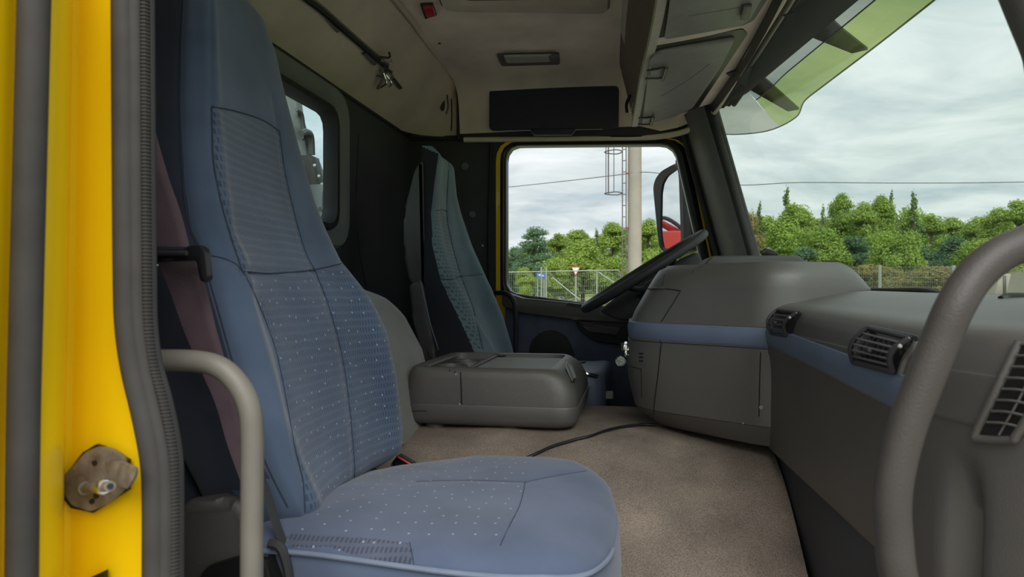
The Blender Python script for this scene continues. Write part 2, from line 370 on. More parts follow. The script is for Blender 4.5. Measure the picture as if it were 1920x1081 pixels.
# far (driver side) wall round the door window
glassL = resample(fillet(poly_px([(951,275),(1263,272),(1338,600),(951,548)],2.70), [.06,.055,.05,.05],10), 96)
frameL = resample(fillet(poly_px([(939,266),(1284,261),(1362,640),(939,566)],2.70), [.085,.08,.05,.06],10), 96)
yelL   = resample(fillet(poly_px([(931,263),(1288,259),(1368,655),(931,640)],2.70), [.09,.085,.05,.02],10), 96)
outerP = [Vector((-.93,2.7,.86)),Vector((.17,2.7,.86)),Vector((.80,2.7,-.95)),Vector((-.93,2.7,-.95))]
def match(loop, outer):
    """outer polygon sampled where rays from the loop's centre leave it"""
    c = sum(loop, Vector((0,0,0)))/len(loop); R = []
    for p in loop:
        d = p-c; best = None
        for i in range(len(outer)):
            a, b = outer[i], outer[(i+1)%len(outer)]; e_ = b-a
            n_ = (b-a).cross(Vector((0,1,0)) if abs(d.y) < 1e-3 and abs(e_.y) < 1e-3 else Vector((1,0,0)))
            den = d.dot(n_)
            if abs(den) < 1e-9: continue
            t = (a-c).dot(n_)/den
            if t <= 0: continue
            q = c+d*t; s = (q-a).dot(e_)/e_.dot(e_)
            if -.001 <= s <= 1.001 and (best is None or t < best[0]): best = (t,q)
        R.append(best[1])
    return R
V, Fc = g_ring(yelL, match(yelL, outerP)); 
wl = tag(mk('wall_left', V, Fc, WALLD), kind='structure')
for uu, vv, r in ((872,312,.017),(886,402,.015)):
    c = py(uu,vv,2.70); mk('screw_cap', *g_cyl(c, (0,-1,0), r, .008, 24, bev=.003), PILL, wl)
V, Fc = g_tube([py(921,270,2.69),py(917,450,2.69),py(921,700,2.69)], .007, 8); mk('door_seal', V, Fc, RUBD, wl)
V, Fc = g_tube([py(740,262,2.685),py(860,260,2.685),py(1000,259,2.685),py(1240,256,2.68)], .006, 8); mk('edge_seal', V, Fc, RUBD, wl)
# driver door: yellow sheet metal, black frame, glass, belt rail, lower panel
d1 = thing('door_1', (-.1,2.70,-.95), kind='structure')
off = Vector((0,-.004,0))
V, Fc = g_loft([[p+Vector((0,.0,0)) for p in yelL],[p+Vector((0,-.012,0)) for p in yelL],[p+Vector((0,-.014,0)) for p in frameL],[p+Vector((0,.02,0)) for p in frameL]], cap=False); mk('door_sheet_metal', V, Fc, YEL, d1)
mid = [a.lerp(b,.5) for a,b in zip(frameL,glassL)]
V, Fc = g_loft([[p+Vector((0,-.012,0)) for p in frameL],[p+Vector((0,-.026,0)) for p in mid],[p+Vector((0,-.016,0)) for p in glassL],[p+Vector((0,.03,0)) for p in glassL]], cap=False); mk('window_frame', V, Fc, PLBLK, d1)
V, Fc = g_loft([[p+Vector((0,-.018,0)) for p in glassL],[p.lerp(q,.12)+Vector((0,-.024,0)) for p,q in zip(glassL,frameL)],[p.lerp(q,.3)+Vector((0,-.018,0)) for p,q in zip(glassL,frameL)]], cap=False); mk('window_seal', V, Fc, RUB, d1)
mk('pane', [p+Vector((0,.018,0)) for p in glassL], [tuple(range(96))], G_SIDE, d1, smooth=False)
# quarter-light divider bar
V, Fc = g_loft([[py(u,v,2.69) for u,v in q] for q in [((1276,268),(1290,268),(1290,268),(1276,268))]], cap=False) if False else (None,None)
# belt rail with armrest ledge
ledge = fillet([py(u,v,2.655) for u,v in ((946,545),(985,558),(1100,570),(1260,584),(1260,612),(1080,598),(975,585),(946,572))], .012, 3)
mk('belt_rail', *g_prism(ledge, (0,-.055,0), .008), PLG, d1)
slot = [py(u,v,2.597) for u,v in ((1066,567),(1098,571),(1094,577),(1062,572))]; mk('lock_slot', *g_prism(slot,(0,-.004,0)), PLBLK, d1)
panel = [py(u,v,2.67) for u,v in ((950,570),(1270,600),(1290,800),(950,800))]
pn = mk('door_panel', *g_prism(panel, (0,-.03,0), .006), NAVY, d1); T = casting(pn)
sp = fillet([hit(T,u,v)[0] for u,v in ((990,690),(994,640),(1015,620),(1042,617),(1066,632),(1078,664),(1078,690))], .03, 4)
mk('speaker_recess', *g_prism(sp, (0,-.004,0)), PLBLK, d1)
pk = fillet([hit(T,u,v)[0] for u,v in ((1078,600),(1200,606),(1195,648),(1120,640),(1092,622))], .012, 4)
pkk = mk('door_pocket', *g_prism(pk, (0,-.05,0), .008), PLD, d1)
pk = fillet([hit(T,u,v)[0]+Vector((0,-.052,0)) for u,v in ((1090,606),(1165,612),(1158,626),(1105,620))], .01, 4)
mk('pull_handle', *g_prism(pk, (0,-.012,0), .004), PLG, pkk)
V, Fc = g_tube([py(925,549,2.62),py(945,549,2.58),py(958,556,2.56),py(966,575,2.55),py(967,620,2.55),py(966,680,2.56),py(960,720,2.62)], .0095, 12); mk('grab_handle', V, Fc, PLD, d1)
# rear wall with window
wy0, wy1, wz0, wz1 = 1.02, 1.967, .212, .545
def rect_x(x, y0, y1, z0, z1, r): return resample(fillet([(x,y0,z1),(x,y1,z1),(x,y1,z0),(x,y0,z0)], r, 10), 96)
def rect_loop(x, g): return rect_x(x, wy0-g, wy1+g, wz0-g, wz1+g, .05+g*.6)
hole = rect_loop(-.93, .085)
V, Fc = g_ring(hole, match(hole, [Vector((-.93,.50,.87)),Vector((-.93,2.7,.87)),Vector((-.93,2.7,-.95)),Vector((-.93,.50,-.95))]))
wb = tag(mk('wall_back', V, Fc, WALLD), kind='structure')
w1 = thing('window_1', (-.94,1.5,.2), kind='structure')
mk('window_surround', *g_loft([rect_loop(-.928,.088), rect_loop(-.915,.078), rect_loop(-.918,.055), rect_loop(-.945,.03)], cap=False), REARW, w1)
mk('window_frame', *g_loft([rect_loop(-.946,.034), rect_loop(-.925,.026), rect_loop(-.925,.010), rect_loop(-.95,0), rect_loop(-.97,0)], cap=False), RUBD, w1)
mk('pane', rect_loop(-.962,.002), [tuple(range(96))], G_REAR, w1, smooth=False)
V, Fc = g_cyl(py(678,288,2.3), (1,0,0), .006,.01); 
seam(casting(wb), [(672,250),(668,420),(690,560)], .003, RUBD, wb, 'panel_joint')
# rear header: cream sloping liner that turns into the side wall
rows = []
for y, a, b in [(.50,(-.93,.633),(-.71,.86)),(1.2,(-.93,.633),(-.71,.86)),(2.0,(-.93,.633),(-.71,.86)),(2.42,(-.93,.633),(-.712,.858)),(2.52,(-.925,.633),(-.714,.855)),(2.59,(-.905,.633),(-.717,.85)),(2.64,(-.87,.633),(-.72,.845)),(2.67,(-.82,.633),(-.722,.84)),(2.685,(-.77,.633),(-.724,.835)),(2.69,(-.728,.633),(-.726,.83))]:
    A, B = Vector((a[0],y,a[1])), Vector((b[0],y,b[1])); n_ = Vector((.72,0,-.69))
    rows.append([A.lerp(B,t)+n_*(.012*math.sin(math.pi*t)) for t in [i/10 for i in range(11)]])
R2 = []
for i in range(len(rows)-1):
    for j in range(4): R2.append([p.lerp(q,j/4) for p,q in zip(rows[i],rows[i+1])])
R2.append(rows[-1])
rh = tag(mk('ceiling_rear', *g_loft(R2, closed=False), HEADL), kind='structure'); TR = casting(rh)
rh.name = 'trim_1'
V, Fc = g_tube([(-.925,.5,.632),(-.925,1.6,.632),(-.925,2.55,.632),(-.90,2.64,.632),(-.82,2.68,.632),(-.73,2.69,.632)], .006, 8); mk('edge_seal', V, Fc, RUBD, rh)
V, Fc = g_tube([py(846,148,2.66),py(856,160,2.665),py(859,185,2.67),py(859,262,2.675)], .0065, 8); mk('corner_seal', V, Fc, RUBD, rh)
seam(TR, [(846,185),(847,215),(846,245)], .003, RUBD, rh, 'groove')
h_, _ = hit(TR, 830, 195); mk('coat_hook_recess', *g_sph(h_, .02, 2, (.5,.4,1.5)), PLD, rh)
seam(TR, [(838,178),(840,200),(836,214)], .004, PLG, rh, 'hook')
for P in (((606,30),(614,28),(636,52),(628,58)),((677,98),(684,94),(706,114),(698,120)),((733,146),(738,144),(752,162),(746,165))):
    q = [hit(TR,u,v)[0]+Vector((.004,0,-.004)) for u,v in P]; mk('slot', *g_prism(q, Vector((.72,0,-.69))*.004), PLBLK, rh)
# curtain rail with its left-over gliders
cr_ = thing('curtain_rail', (-.82,1.6,.74), 'dark curtain rail with leftover gliders on the cream rear header', 'curtain rail')
rail = [hit(TR,u,v)[0]+Vector((.006,0,-.006)) for u,v in ((566,-8),(600,18),(650,62),(700,105),(722,124))]
rail = [rail[0]+(rail[0]-rail[1])*3]+rail
mk('rail', *g_tube(rail, .0075, 8), PLBLK, cr_); mk('rail_edge', *g_tube([p+Vector((.006,0,.008)) for p in rail], .0035, 8), PLG, cr_)
for u,v,du,dv in ((705,100,18,-8),(707,107,20,-2),(712,118,14,10),(716,124,12,14),(712,130,-6,28),(716,132,6,24),(704,124,-4,12)):
    a = hit(TR,u,v)[0]; b = hit(TR,u+du,v+dv)[0]
    mk('glider', *g_tube([a+Vector((.012,0,-.012)), a.lerp(b,.5)+Vector((.028,0,-.022)), b+Vector((.012,0,-.012))], .0035, 6), random.choice([CHROME,PLD,PLG]), cr_)
mk('end_bracket', *g_tube([hit(TR,u,v)[0]+Vector((.010,0,-.012)) for u,v in ((718,126),(714,140),(703,160))], .006, 8), STEEL, cr_)
# ceiling, its far edge rolling down the driver side
prof = [(.50,.86),(1.2,.86),(2.0,.86),(2.36,.858),(2.5,.85),(2.58,.832),(2.63,.80),(2.655,.76),(2.668,.70),(2.678,.640)]
prof = [(p.x,p.y) for p in catmull([(a,b,0) for a,b in prof], 5)]
R = []
for x in (-.712,-.705,-.69,-.5,-.3,-.1,.02,.10,.16,.22,.27,.31):
    row = []
    for k,(y,z) in enumerate(prof):
        # lower edge curls up and forward into the front header
        zb = np.interp(x, [.02,.10,.16,.22,.27,.31],[.640,.615,.62,.632,.645,.665]); yb = np.interp(x,[.02,.10,.16,.22,.27,.31],[0,-.01,-.03,-.07,-.12,-.2])
        w = max(0,min(1,(.85-z)/.21))
        row.append(Vector((x, y+yb*w, z+(zb-.640)*w)))
    R.append(row)
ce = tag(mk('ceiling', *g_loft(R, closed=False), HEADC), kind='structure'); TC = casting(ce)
mk('edge_piping', *g_tube([pz(738,-4,.853)+Vector((0,-1.2,0)),pz(738,-4,.853),pz(790,65,.853),pz(828,120,.853),pz(850,146,.845)], .008, 8), HEADL, ce)
# front header: a bead following the top of the windscreen
bead = [py(u,v,y) for u,v,y in ((870,262,2.685),(1000,261,2.685),(1100,260,2.685),(1200,259,2.685),(1244,255,2.67),(1282,247,2.64),(1312,233,2.60),(1332,216,2.54),(1346,200,2.47))]+[pz(1372,158,.66),pz(1400,110,.66),pz(1430,60,.66),pz(1462,6,.66)]
bead += [Vector((.335,1.3,.66)),Vector((.325,1.0,.66)),Vector((.30,.75,.655)),Vector((.27,.55,.65))]
t2 = tag(mk('trim_2', *g_tube(bead, .011, 10), HEADC), kind='structure')
for k,(dxx,dz,r,m_) in enumerate(((.017,.0,.007,RUB),(.028,.004,.005,HEADL),(.038,.006,.008,RUBD),(.055,.006,.009,PLD))):
    pts = [p+Vector((dxx,0,dz)) for p in bead[8:]]
    mk('header_seal', *g_tube(pts, r, 8), m_, t2)
# overhead storage shelf: brown rear board, grey edge, cream underside with two flap doors
oc = thing('overhead_console', (.1,1.5,.62), 'cream overhead storage shelf with two grey flap doors above the windscreen', 'storage shelf')
E = [Vector((-.0,2.55,.612)),Vector((.012,2.3,.612)),Vector((.025,2.0,.612)),Vector((.045,1.7,.612)),Vector((.057,1.45,.612)),Vector((.066,1.1,.612)),Vector((.06,.60,.612))]
Ec = resample(catmull(E, 6), 40, closed=False)
H = []
for p in Ec:
    ys = [q.y for q in bead]; H.append(Vector((float(np.interp(-p.y, [-y for y in ys],[q.x for q in bead])), min(p.y,2.49), .668)))
R = [[a.lerp(b,t)+Vector((0,0,-.004*math.sin(math.pi*t))) for t in [i/8 for i in range(9)]] for a,b in zip(Ec,H)]
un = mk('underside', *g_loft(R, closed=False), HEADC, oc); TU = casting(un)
Tp = [Vector((p.x-.07+.01,p.y,.862)) for p in Ec]
R = [[a.lerp(b,t) for t in (0,.25,.5,.75,1)] for a,b in zip(Ec,Tp)]
mk('rear_board', *g_loft(R, closed=False), WOOD, oc)
mk('end_board', [Ec[0],H[0],H[0]+Vector((0,0,.2)),Tp[0]], [(0,1,2,3)], HEADC, oc, smooth=False)
ed = [p+Vector((.004,0,-.002)) for p in Ec]
R = [[p+Vector((-.012,0,.012)),p+Vector((-.010,0,-.004)),p+Vector((.010,0,-.004)),p+Vector((.012,0,.006))] for p in Ec]
mk('edge_strip', *g_loft(R), CREAM, oc)
wt = [hit(TC,1176,0) , None]
R = [[p+Vector((-.0,0,0)),p+Vector((.0,0,-.004)),p+Vector((.012,0,-.05)),p+Vector((.016,0,-.045))] for p in Tp[6:]]
mk('upper_strip', *g_loft(R), CREAM, oc)
def on(Tt, P): return [hit(Tt,u,v)[0] for u,v in P]
dn = Vector((-.12,0,-.99))
for nm, P, Q in (('flap_door', [(1204,228),(1216,104),(1232,92),(1380,66),(1352,118),(1300,196),(1262,218)], [(1192,234),(1212,96),(1222,84),(1392,52),(1402,62),(1310,200),(1266,224)]),
                 ('flap_door', [(1246,66),(1256,0),(1262,-60),(1446,-90),(1434,-20),(1408,28),(1390,40)], [(1228,70),(1240,-4),(1250,-60),(1462,-95),(1446,-15),(1414,36),(1394,46)])):
    mk('door_recess', *g_prism(fillet(on(TU,Q), .012, 3), dn*.003), PLBLK, oc)
    dd = mk(nm, *g_prism(fillet(on(TU,P), .018, 4), dn*.013, .004), FLAP, oc)
    TD = casting(dd)
    for sm in (([(1240,180),(1290,150),(1330,120)],) if P[0][0] < 1230 else ([(1290,30),(1340,22),(1386,14)],)):
        seam(TD, list(sm), .001, PLG, dd, 'moulded_line')
for (u,v,s) in ((1232,124,1.0),(1213,216,.7)):
    pts = on(TU, [(u-20*s,v-8*s),(u,v-8*s),(u+16*s,v-10*s),(u+12*s,v+8*s),(u-6*s,v+10*s),(u-20*s,v+10*s)])
    hg = mk('latch', *g_tube([p+dn*.020 for p in pts], .0028, 6, n=2), PLBLK, oc)
    bx = on(TU, [(u-10*s,v-5*s),(u+12*s,v-6*s),(u+8*s,v+8*s),(u-12*s,v+8*s)])
    mk('latch_plate', *g_prism([p+dn*.012 for p in bx], dn*.006, .002), PLL, hg)
    mk('latch_grip', *g_tube([hit(TU,u+20*s,v-12*s)[0]+dn*.022, hit(TU,u+12*s,v+12*s)[0]+dn*.022], .005, 8, smooth=False), PLG, hg)
bx = on(TU, [(1396,-4),(1412,-6),(1406,20),(1390,20)]); mk('latch_plate', *g_prism([p+dn*.014 for p in bx], dn*.01, .003), PLG, oc)
for u, v, h in ((1187,112,50),(1182,195,34)):   # catches on the rear board
    a = py(u,v-h*.5,2.35); b = py(u-6,v+h*.5,2.35)
    TB = None
    c = mk('catch', *g_tube([a, a.lerp(b,.5)+Vector((-.008,0,0)), b], .006, 6), PLBLK, oc)
    mk('catch_clip', *g_tube([a+Vector((.012,-.01,-.03)), b+Vector((.012,-.01,0))], .0025, 6, smooth=False), CHROME, c)
# driver side windscreen pillar
def pill(bands, name, lab=None):
    pass
def lin(a, b, t): return Vector(a)+(Vector(b)-Vector(a))*t
Lt, Lb = py(1283,240,2.67), py(1348,478,2.67); Rt, Rb = py(1326,214,2.53), py(1404,478,2.50)
St, Sb = py(1340,206,2.53), py(1417,478,2.50)
R = []
for i in range(14):
    t = -.08+i*.125
    l, r, s_ = lin(Lt,Lb,t), lin(Rt,Rb,t), lin(St,Sb,t)
    m_ = l.lerp(r,.5)+Vector((-.004,-.035,0)); q1 = l.lerp(r,.14)+Vector((0,-.03,0)); q2 = l.lerp(r,.86)+Vector((0,-.02,0))
    R.append([l+Vector((0,.05,0)), l, q1, m_, q2, r, r+Vector((.01,.06,0))])
R = [catmull(r,3) for r in R]
t3 = tag(mk('trim_3', *g_loft(R, closed=False), PILL), kind='structure')
mk('pillar_seal', *g_tube([lin(Rt,Rb,-.1).lerp(lin(St,Sb,-.1),.5)]+[lin(Rt,Rb,t).lerp(lin(St,Sb,t),.5) for t in (0,.3,.6,1,1.3,1.6)], .017, 10), RUBD, t3)
mk('pillar_seal', *g_tube([lin(St,Sb,t)+Vector((.012,.03,0)) for t in (-.1,.3,.6,1,1.3,1.6)], .009, 10), RUB, t3)
mk('pillar_seal', *g_tube([lin(Lt,Lb,t)+Vector((-.012,-.016,0)) for t in (-.05,.3,.6,1,1.5)], .010, 10), RUBD, t3)
# near windscreen pillar
t4 = tag(mk('trim_4', *g_tube([py(1822,-300,.66),py(1938,-10,.66),py(1975,80,.66),py(2015,190,.66),(.46,.65,0),(.50,.65,-.15)], .024, 14), PLG2), kind='structure')
# windscreen glass
R = [[Vector((WSX(y,z)+.012,y,z)) for z in np.linspace(-.06,.70,14)] for y in np.linspace(.60,2.56,28)]
w2 = tag(mk('window_2', *g_loft(R, closed=False), G_WIND), kind='structure')
R = [[Vector((WSX(y,z)+.006,y,z)) for z in (.635,.66,.70)] for y in np.linspace(.60,2.56,28)]
mk('shade_band', *g_loft(R, closed=False), PLBLK, w2)
# near side: the opened doorway, its yellow pillar and rubber seals
def vstrip(tab, name, m, parent, smooth=True):
    """tab: rows of (v, [(u,y)...])"""
    R = [[py(u,v,y) for u,y in row] for v,row in tab]
    return mk(name, *g_loft(R, closed=False), m, parent, smooth=smooth, angle=60)
wr = tag(vstrip([(-150,[(-160,.33),(10,.40),(44,.42),(95,.425),(104,.43),(132,.455),(138,.50),(150,.505),(258,.505)]),
      (0,[(-160,.33),(0,.40),(36,.42),(90,.425),(98,.43),(130,.455),(136,.50),(148,.505),(258,.505)]),
      (540,[(-160,.33),(-12,.40),(22,.42),(80,.425),(88,.43),(122,.455),(128,.50),(140,.505),(262,.505)]),
      (700,[(-160,.33),(-15,.40),(16,.42),(75,.425),(84,.43),(118,.455),(124,.50),(136,.505),(275,.505)]),
      (860,[(-160,.33),(-18,.40),(12,.42),(70,.425),(80,.43),(116,.455),(122,.50),(134,.505),(300,.505)]),
      (1081,[(-160,.33),(-22,.40),(8,.42),(70,.425),(78,.43),(114,.455),(119,.50),(131,.505),(300,.505)]),
      (1400,[(-160,.33),(-28,.40),(4,.42),(66,.425),(74,.43),(110,.455),(115,.50),(127,.505),(300,.505)])], 'wall_right', YEL, None), kind='structure')
mk('door_seal', *g_tube([py(68,-150,.415),py(64,0,.415),py(57,270,.415),(py(50,540,.415)),py(44,800,.415),py(41,1081,.415),py(38,1400,.415)], .0105, 14), RUB, wr)
cpath = [(232,-150),(232,0),(234,300),(236,520),(239,610),(250,690),(271,780),(286,860),(290,930),(290,1081),(290,1400)]
mk('doorway_seal', *g_tube([py(u,v,.497) for u,v in cpath], .0098, 16), RUB, wr)
mk('doorway_seal_lip', *g_tube([py(u+20,v,.500) for u,v in cpath], .0075, 12), RUB, wr)
bp_ = [(271,-150),(271,0),(273,300),(275,520),(277,610),(286,680),(305,750),(321,830),(326,900),(326,1081),(326,1400)]
C = resample(catmull([py(u,v,.502) for u,v in bp_], 10), 900, closed=False)
R = []
for i,c in enumerate(C):
    r = .0040+(.0010 if i%4 < 2 else -.0004); R.append([c+Vector((math.cos(a)*r*1.0, math.sin(a)*r, 0)) for a in [2*math.pi*k/8 for k in range(8)]])
tag(mk('ribbed_edging', *g_loft(R), EDGE, wr), kind='stuff')
mk('edging_lip', *g_tube([py(u+12,v,.506) for u,v in bp_], .0032, 8), RUBD, wr)
seamY = [(225,640),(236,700),(252,790),(262,900)]
# inner face of that pillar and side wall behind it, roof rail, sill
mk('pillar_trim', *g_loft([[Vector((-.455,.508,z)),Vector((-.43,.53,z)),Vector((-.50,.60,z)),Vector((-.93,.60,z))] for z in (-.95,-.4,0,.4,.88)], closed=False), WALLD, wr)
mk('roof_rail', *g_box((-.95,.42,.64),(.40,.58,.90), .03), YEL, wr)
mk('roof_panel', *g_box((-.97,.40,.90),(.42,2.74,.93), .01), YEL, wr)
mk('sill', *g_box((-.5,.45,-1.02),(.62,.62,-.93), .01), PLD, wr)
mk('sill_cover', *g_prism([py(u,v,.5) for u,v in ((170,1081),(203,1066),(203,1120),(165,1120))], (0,-.004,0)), PLBLK, wr)
fl = tag(mk('floor', *g_box((-.95,.45,-.97),(.75,2.72,-.90), 0), FLOORD), kind='structure')
tag(mk('wall_front', *g_box((.62,.60,-.95),(.66,2.70,-.02), 0), FLOORD), kind='structure')
# carpet over the engine hump
cprof = [(2.03,-.80),(2.02,-.50),(2.015,-.37),(1.99,-.347),(1.9,-.342),(1.7,-.34),(1.55,-.345),(1.45,-.368),(1.38,-.40),(1.30,-.448),(1.22,-.495),(1.12,-.57),(1.05,-.66),(1.0,-.80),(.99,-.91)]
cc = catmull([(0,a,b) for a,b in cprof], 6); R = []
for x in np.linspace(-.93,.298,60):
    row = []
    for p in cc:
        w = .007*math.sin(x*9+p.y*6)+.006*math.sin(x*17-p.y*11)+.004*math.sin(x*31+p.y*23)
        w *= min(1,max(0,(1.75-p.y)*2))
        ed_ = max(0,(x-.255)/.043); row.append(Vector((x, p.y, p.z+w-.012*ed_**2)))
    R.append(row)
ca = tag(mk('trim_5', *g_loft(R, closed=False), CARP), kind='structure'); TCA = casting(ca)
# ================================================================== PASSENGER SEAT
def inpoly(x, y, P):
    c = False; j = len(P)-1
    for i in range(len(P)):
        if (P[i][1] > y) != (P[j][1] > y) and x < (P[j][0]-P[i][0])*(y-P[i][1])/(P[j][1]-P[i][1])+P[i][0]: c = not c
        j = i
    return c
def pdist(x, y, L):
    d = 1e9
    for (a,b),(c,e_) in zip(L[:-1],L[1:]):
        t = ((x-a)*(c-a)+(y-b)*(e_-b))/max(1e-9,(c-a)**2+(e_-b)**2); t = min(1,max(0,t)); d = min(d, math.hypot(x-a-t*(c-a), y-b-t*(e_-b)))
    return d
def sm(P): return [(p.x,p.y) for p in catmull([(a,b,0) for a,b in P], 6)]
def upholster(o, regions, grooves, width, depth, base_idx=0):
    """seat covers: each panel its own cloth, the cover drawn in along the sewn joints"""
    me = o.data; l = wloc(o); co = [v.co+l for v in me.vertices]; nr = [v.normal.copy() for v in me.vertices]
    px = [proj(c) for c in co]
    for i, v in enumerate(me.vertices):
        if nr[i].dot(co[i]) > .02*co[i].length: continue
        for g, w_, d_ in grooves:
            d = pdist(px[i][0], px[i][1], g)
            if d < 4*w_: v.co -= nr[i]*d_*math.exp(-(d/w_)**2)
    for p in me.polygons:
        c = p.center+l
        if p.normal.dot(c) > .05*c.length: continue
        x, y = proj(c)
        for k, P in regions:
            if inpoly(x,y,P): p.material_index = k; break
    me.update()
seat = thing('passenger_seat', (-.28,.95,-.95), 'large blue cloth passenger seat nearest the open door, speckled and faded', 'seat')
nearP = [(340,-40,.86),(340,0,.85),(337,200,.81),(345,350,.79),(358,430,.785),(385,480,.78),(405,560,.765),(430,650,.76),(468,780,.76),(505,880,.775),(550,960,.79),(572,985,.80),(580,1010,.81)]
farP = [(440,-60,1.06),(462,0,1.08),(512,50,1.12),(530,100,1.13),(545,170,1.14),(575,290,1.15),(600,380,1.16),(640,490,1.17),(690,560,1.18),(718,620,1.19),(735,700,1.19),(747,800,1.19),(748,850,1.18),(742,900,1.17)]
n3 = sorted([(p.z,p.x,p.y) for p in (py(*q) for q in nearP)]); f3 = sorted([(p.z,p.x,p.y) for p in (py(*q) for q in farP)])
n3.append((.60,-.66,.90)); f3.append((.60,-.72,1.05))
R = []; zs = list(np.linspace(-.312,.56,150))
for z in zs:
    (xn,yn),(xf,yf) = ctrl(n3,z), ctrl(f3,z)
    if z > .5: k = 1-((z-.5)/.07)**2*.25; ymid=(yn+yf)/2; yn = ymid+(yn-ymid)*k; yf = ymid+(yf-ymid)*k
    A, B = Vector((xn,yn,z)), Vector((xf,yf,z)); nrm = Vector((B.y-A.y, -(B.x-A.x), 0)).normalized()
    bl = float(np.interp(z, [-.3,-.2,0,.1,.2,.4,.6],[.020,.026,.026,.016,.012,.006,.004])); hd = float(np.interp(z,[.25,.4,.6],[0,.004,.006])); hw = float(np.interp(z,[-.05,.12,.6],[0,.8,1]))
    ds = [(0,-.0),(.03,bl*.7+hw*.016),(.085,bl+hw*.030),(.17,bl*.45+hw*.028),(.35,hd*.6+hw*.022),(.5,hd+hw*.014),(.65,hd*.6+hw*.008),(.78,bl*.3+hw*.004),(.88,bl*.9-hw*.006),(.95,bl*.7-hw*.012),(1.0,-.004-hw*.014),(1.015,-.045),(.99,-.10),(.9,-.125),(.5,-.135),(.1,-.13),(.0,-.12),(-.012,-.06)]
    k = 1.0
    if z < -.28: k = 1-((-.28-z)/.032)**2*.35
    if z > .52: k = 1-((z-.52)/.045)**2*.5
    # widened base: the side of the backrest
    R.append(catmull([A.lerp(B,s)+nrm*((d+.06)*k-.06) for s,d in ds], 8, closed=True))
bk = mk('backrest', *g_loft(R), [BLUE,BLUER,BLUED,SIDEB], seat, angle=80)
cs_up = [(398,200),(440,208),(490,224),(524,246)]; cs_l = [(396,-20),(397,200),(400,300),(415,380),(435,450),(455,508)]
cs_r = [(512,180),(524,246),(534,320),(552,400),(572,470),(590,505)]; hz = [(455,508),(500,512),(545,510),(590,505),(640,494)]
lw_c = [(590,505),(615,570),(640,660),(655,760),(664,860),(664,900)]; lw_l = [(388,478),(425,486),(455,508),(485,570),(515,650),(535,740),(553,840),(568,900),(572,960)]
nr_s = [(344,-20),(337,150),(340,300),(352,410),(375,470)]
side_edge = [(388,478),(400,540),(430,640),(460,750),(500,870),(545,960)]
upholster(bk, [(1,[(396,200),(440,208),(490,224),(524,246),(534,320),(552,400),(572,470),(590,505),(545,510),(500,512),(455,508),(430,440),(404,330)]),
   (2,[(640,494),(590,505),(500,512),(455,508),(485,570),(515,650),(535,740),(553,840),(568,900),(575,965),(760,880),(770,700),(700,560)]),
   (3,[(200,-60),(344,-20),(337,150),(340,300),(352,410),(375,470),(392,540),(415,620),(440,720),(475,820),(505,900),(200,1000)])],
   [(sm(cs_up),5,.003),(sm(cs_l),5,.003),(sm(cs_r),5,.003),(sm(hz),6,.005),(sm(lw_c),5,.003),(sm(lw_l),6,.003),(sm(nr_s),5,.002)], 5, .004)
TB = casting(bk)
for g, nm in ((cs_up,'stitching'),(cs_l[1:],'stitching'),(cs_r[1:],'stitching'),(hz,'stitching'),(lw_c,'stitching'),(lw_l,'stitching'),(nr_s,'stitching')):
    seam(TB, g, .0011, STITCH, bk, nm)
seam(TB, [(385,470),(392,520),(412,590),(440,690),(472,790),(500,870),(540,950)], .0012, STITCH, bk, 'stitching')
# cushion
cp = [(-.50,.80),(-.47,.745),(-.36,.735),(-.17,.715),(-.075,.735),(-.035,.80),(-.022,.92),(-.03,1.02),(-.05,1.10),(-.12,1.150),(-.25,1.155),(-.42,1.165),(-.48,1.14),(-.505,1.0)]
cp = resample(catmull([(a,b,0) for a,b in cp], 8, closed=True), 200); cen = Vector((-.27,.945,0)); R = []
for z, ins in ((-.44,.012),(-.42,.0),(-.38,-.004),(-.34,-.002),(-.322,.0),(-.314,.003),(-.309,.008),(-.304,.016),(-.299,.028),(-.295,.045),(-.2915,.07),(-.289,.10),(-.287,.14),(-.286,.18),(-.285,.21),(-.285,.225)):
    row = []
    for p in cp:
        d = p-cen; L_ = d.length; k = max(.01, 1-ins/L_*1.0) if ins < .14 else max(.02,(1-.14/L_)*(1-(ins-.14)/.09))
        q = cen+d*k
        s_ = float(np.interp(q.x, [-.5,-.4,-.1,-.03],[-.004,.0,.0,-.010])) + .010*min(1,max(0,(q.y-1.0)/.12))*max(0,1-abs(q.x+.22)/.20) - .024*min(1,max(0,(q.y-.92)/.2))*min(1,max(0,(-.27-q.x)/.16)) + .007*min(1,max(0,(q.y-.95)/.15))*min(1,max(0,(q.x+.2)/.1)) + .006*math.sin((q.y-.72)*14)*(-.3)
        sag = -.006 if z < -.35 else 0
        row.append(Vector((q.x,q.y,z+s_*(1 if z > -.32 else .6)+sag)))
    R.append(row)
R4 = []
for i in range(len(R)-1):
    a,b,c,d = R[max(i-1,0)],R[i],R[i+1],R[min(i+2,len(R)-1)]
    nn_ = 5
    for j in range(nn_):
        t = j/nn_; R4.append([.5*((2*q)+(r_-p)*t+(2*p-5*q+4*r_-w)*t*t+(3*q-p-3*r_+w)*t**3) for p,q,r_,w in zip(a,b,c,d)])
R = R4+[R[-1]]
cu = mk('cushion', *g_loft(R), [BLUEP,BLUEC,BLUEE,SIDEB], seat, angle=80)
c1 = [(600,880),(700,872),(780,902),(880,900),(985,903)]; c2 = [(985,903),(975,945),(955,985),(938,1022)]; c3 = [(985,903),(1040,892),(1100,882)]
c4 = [(768,1016),(773,1040),(778,1068)]; c5 = [(938,1022),(870,1028),(770,1018),(700,1008),(560,1005)]
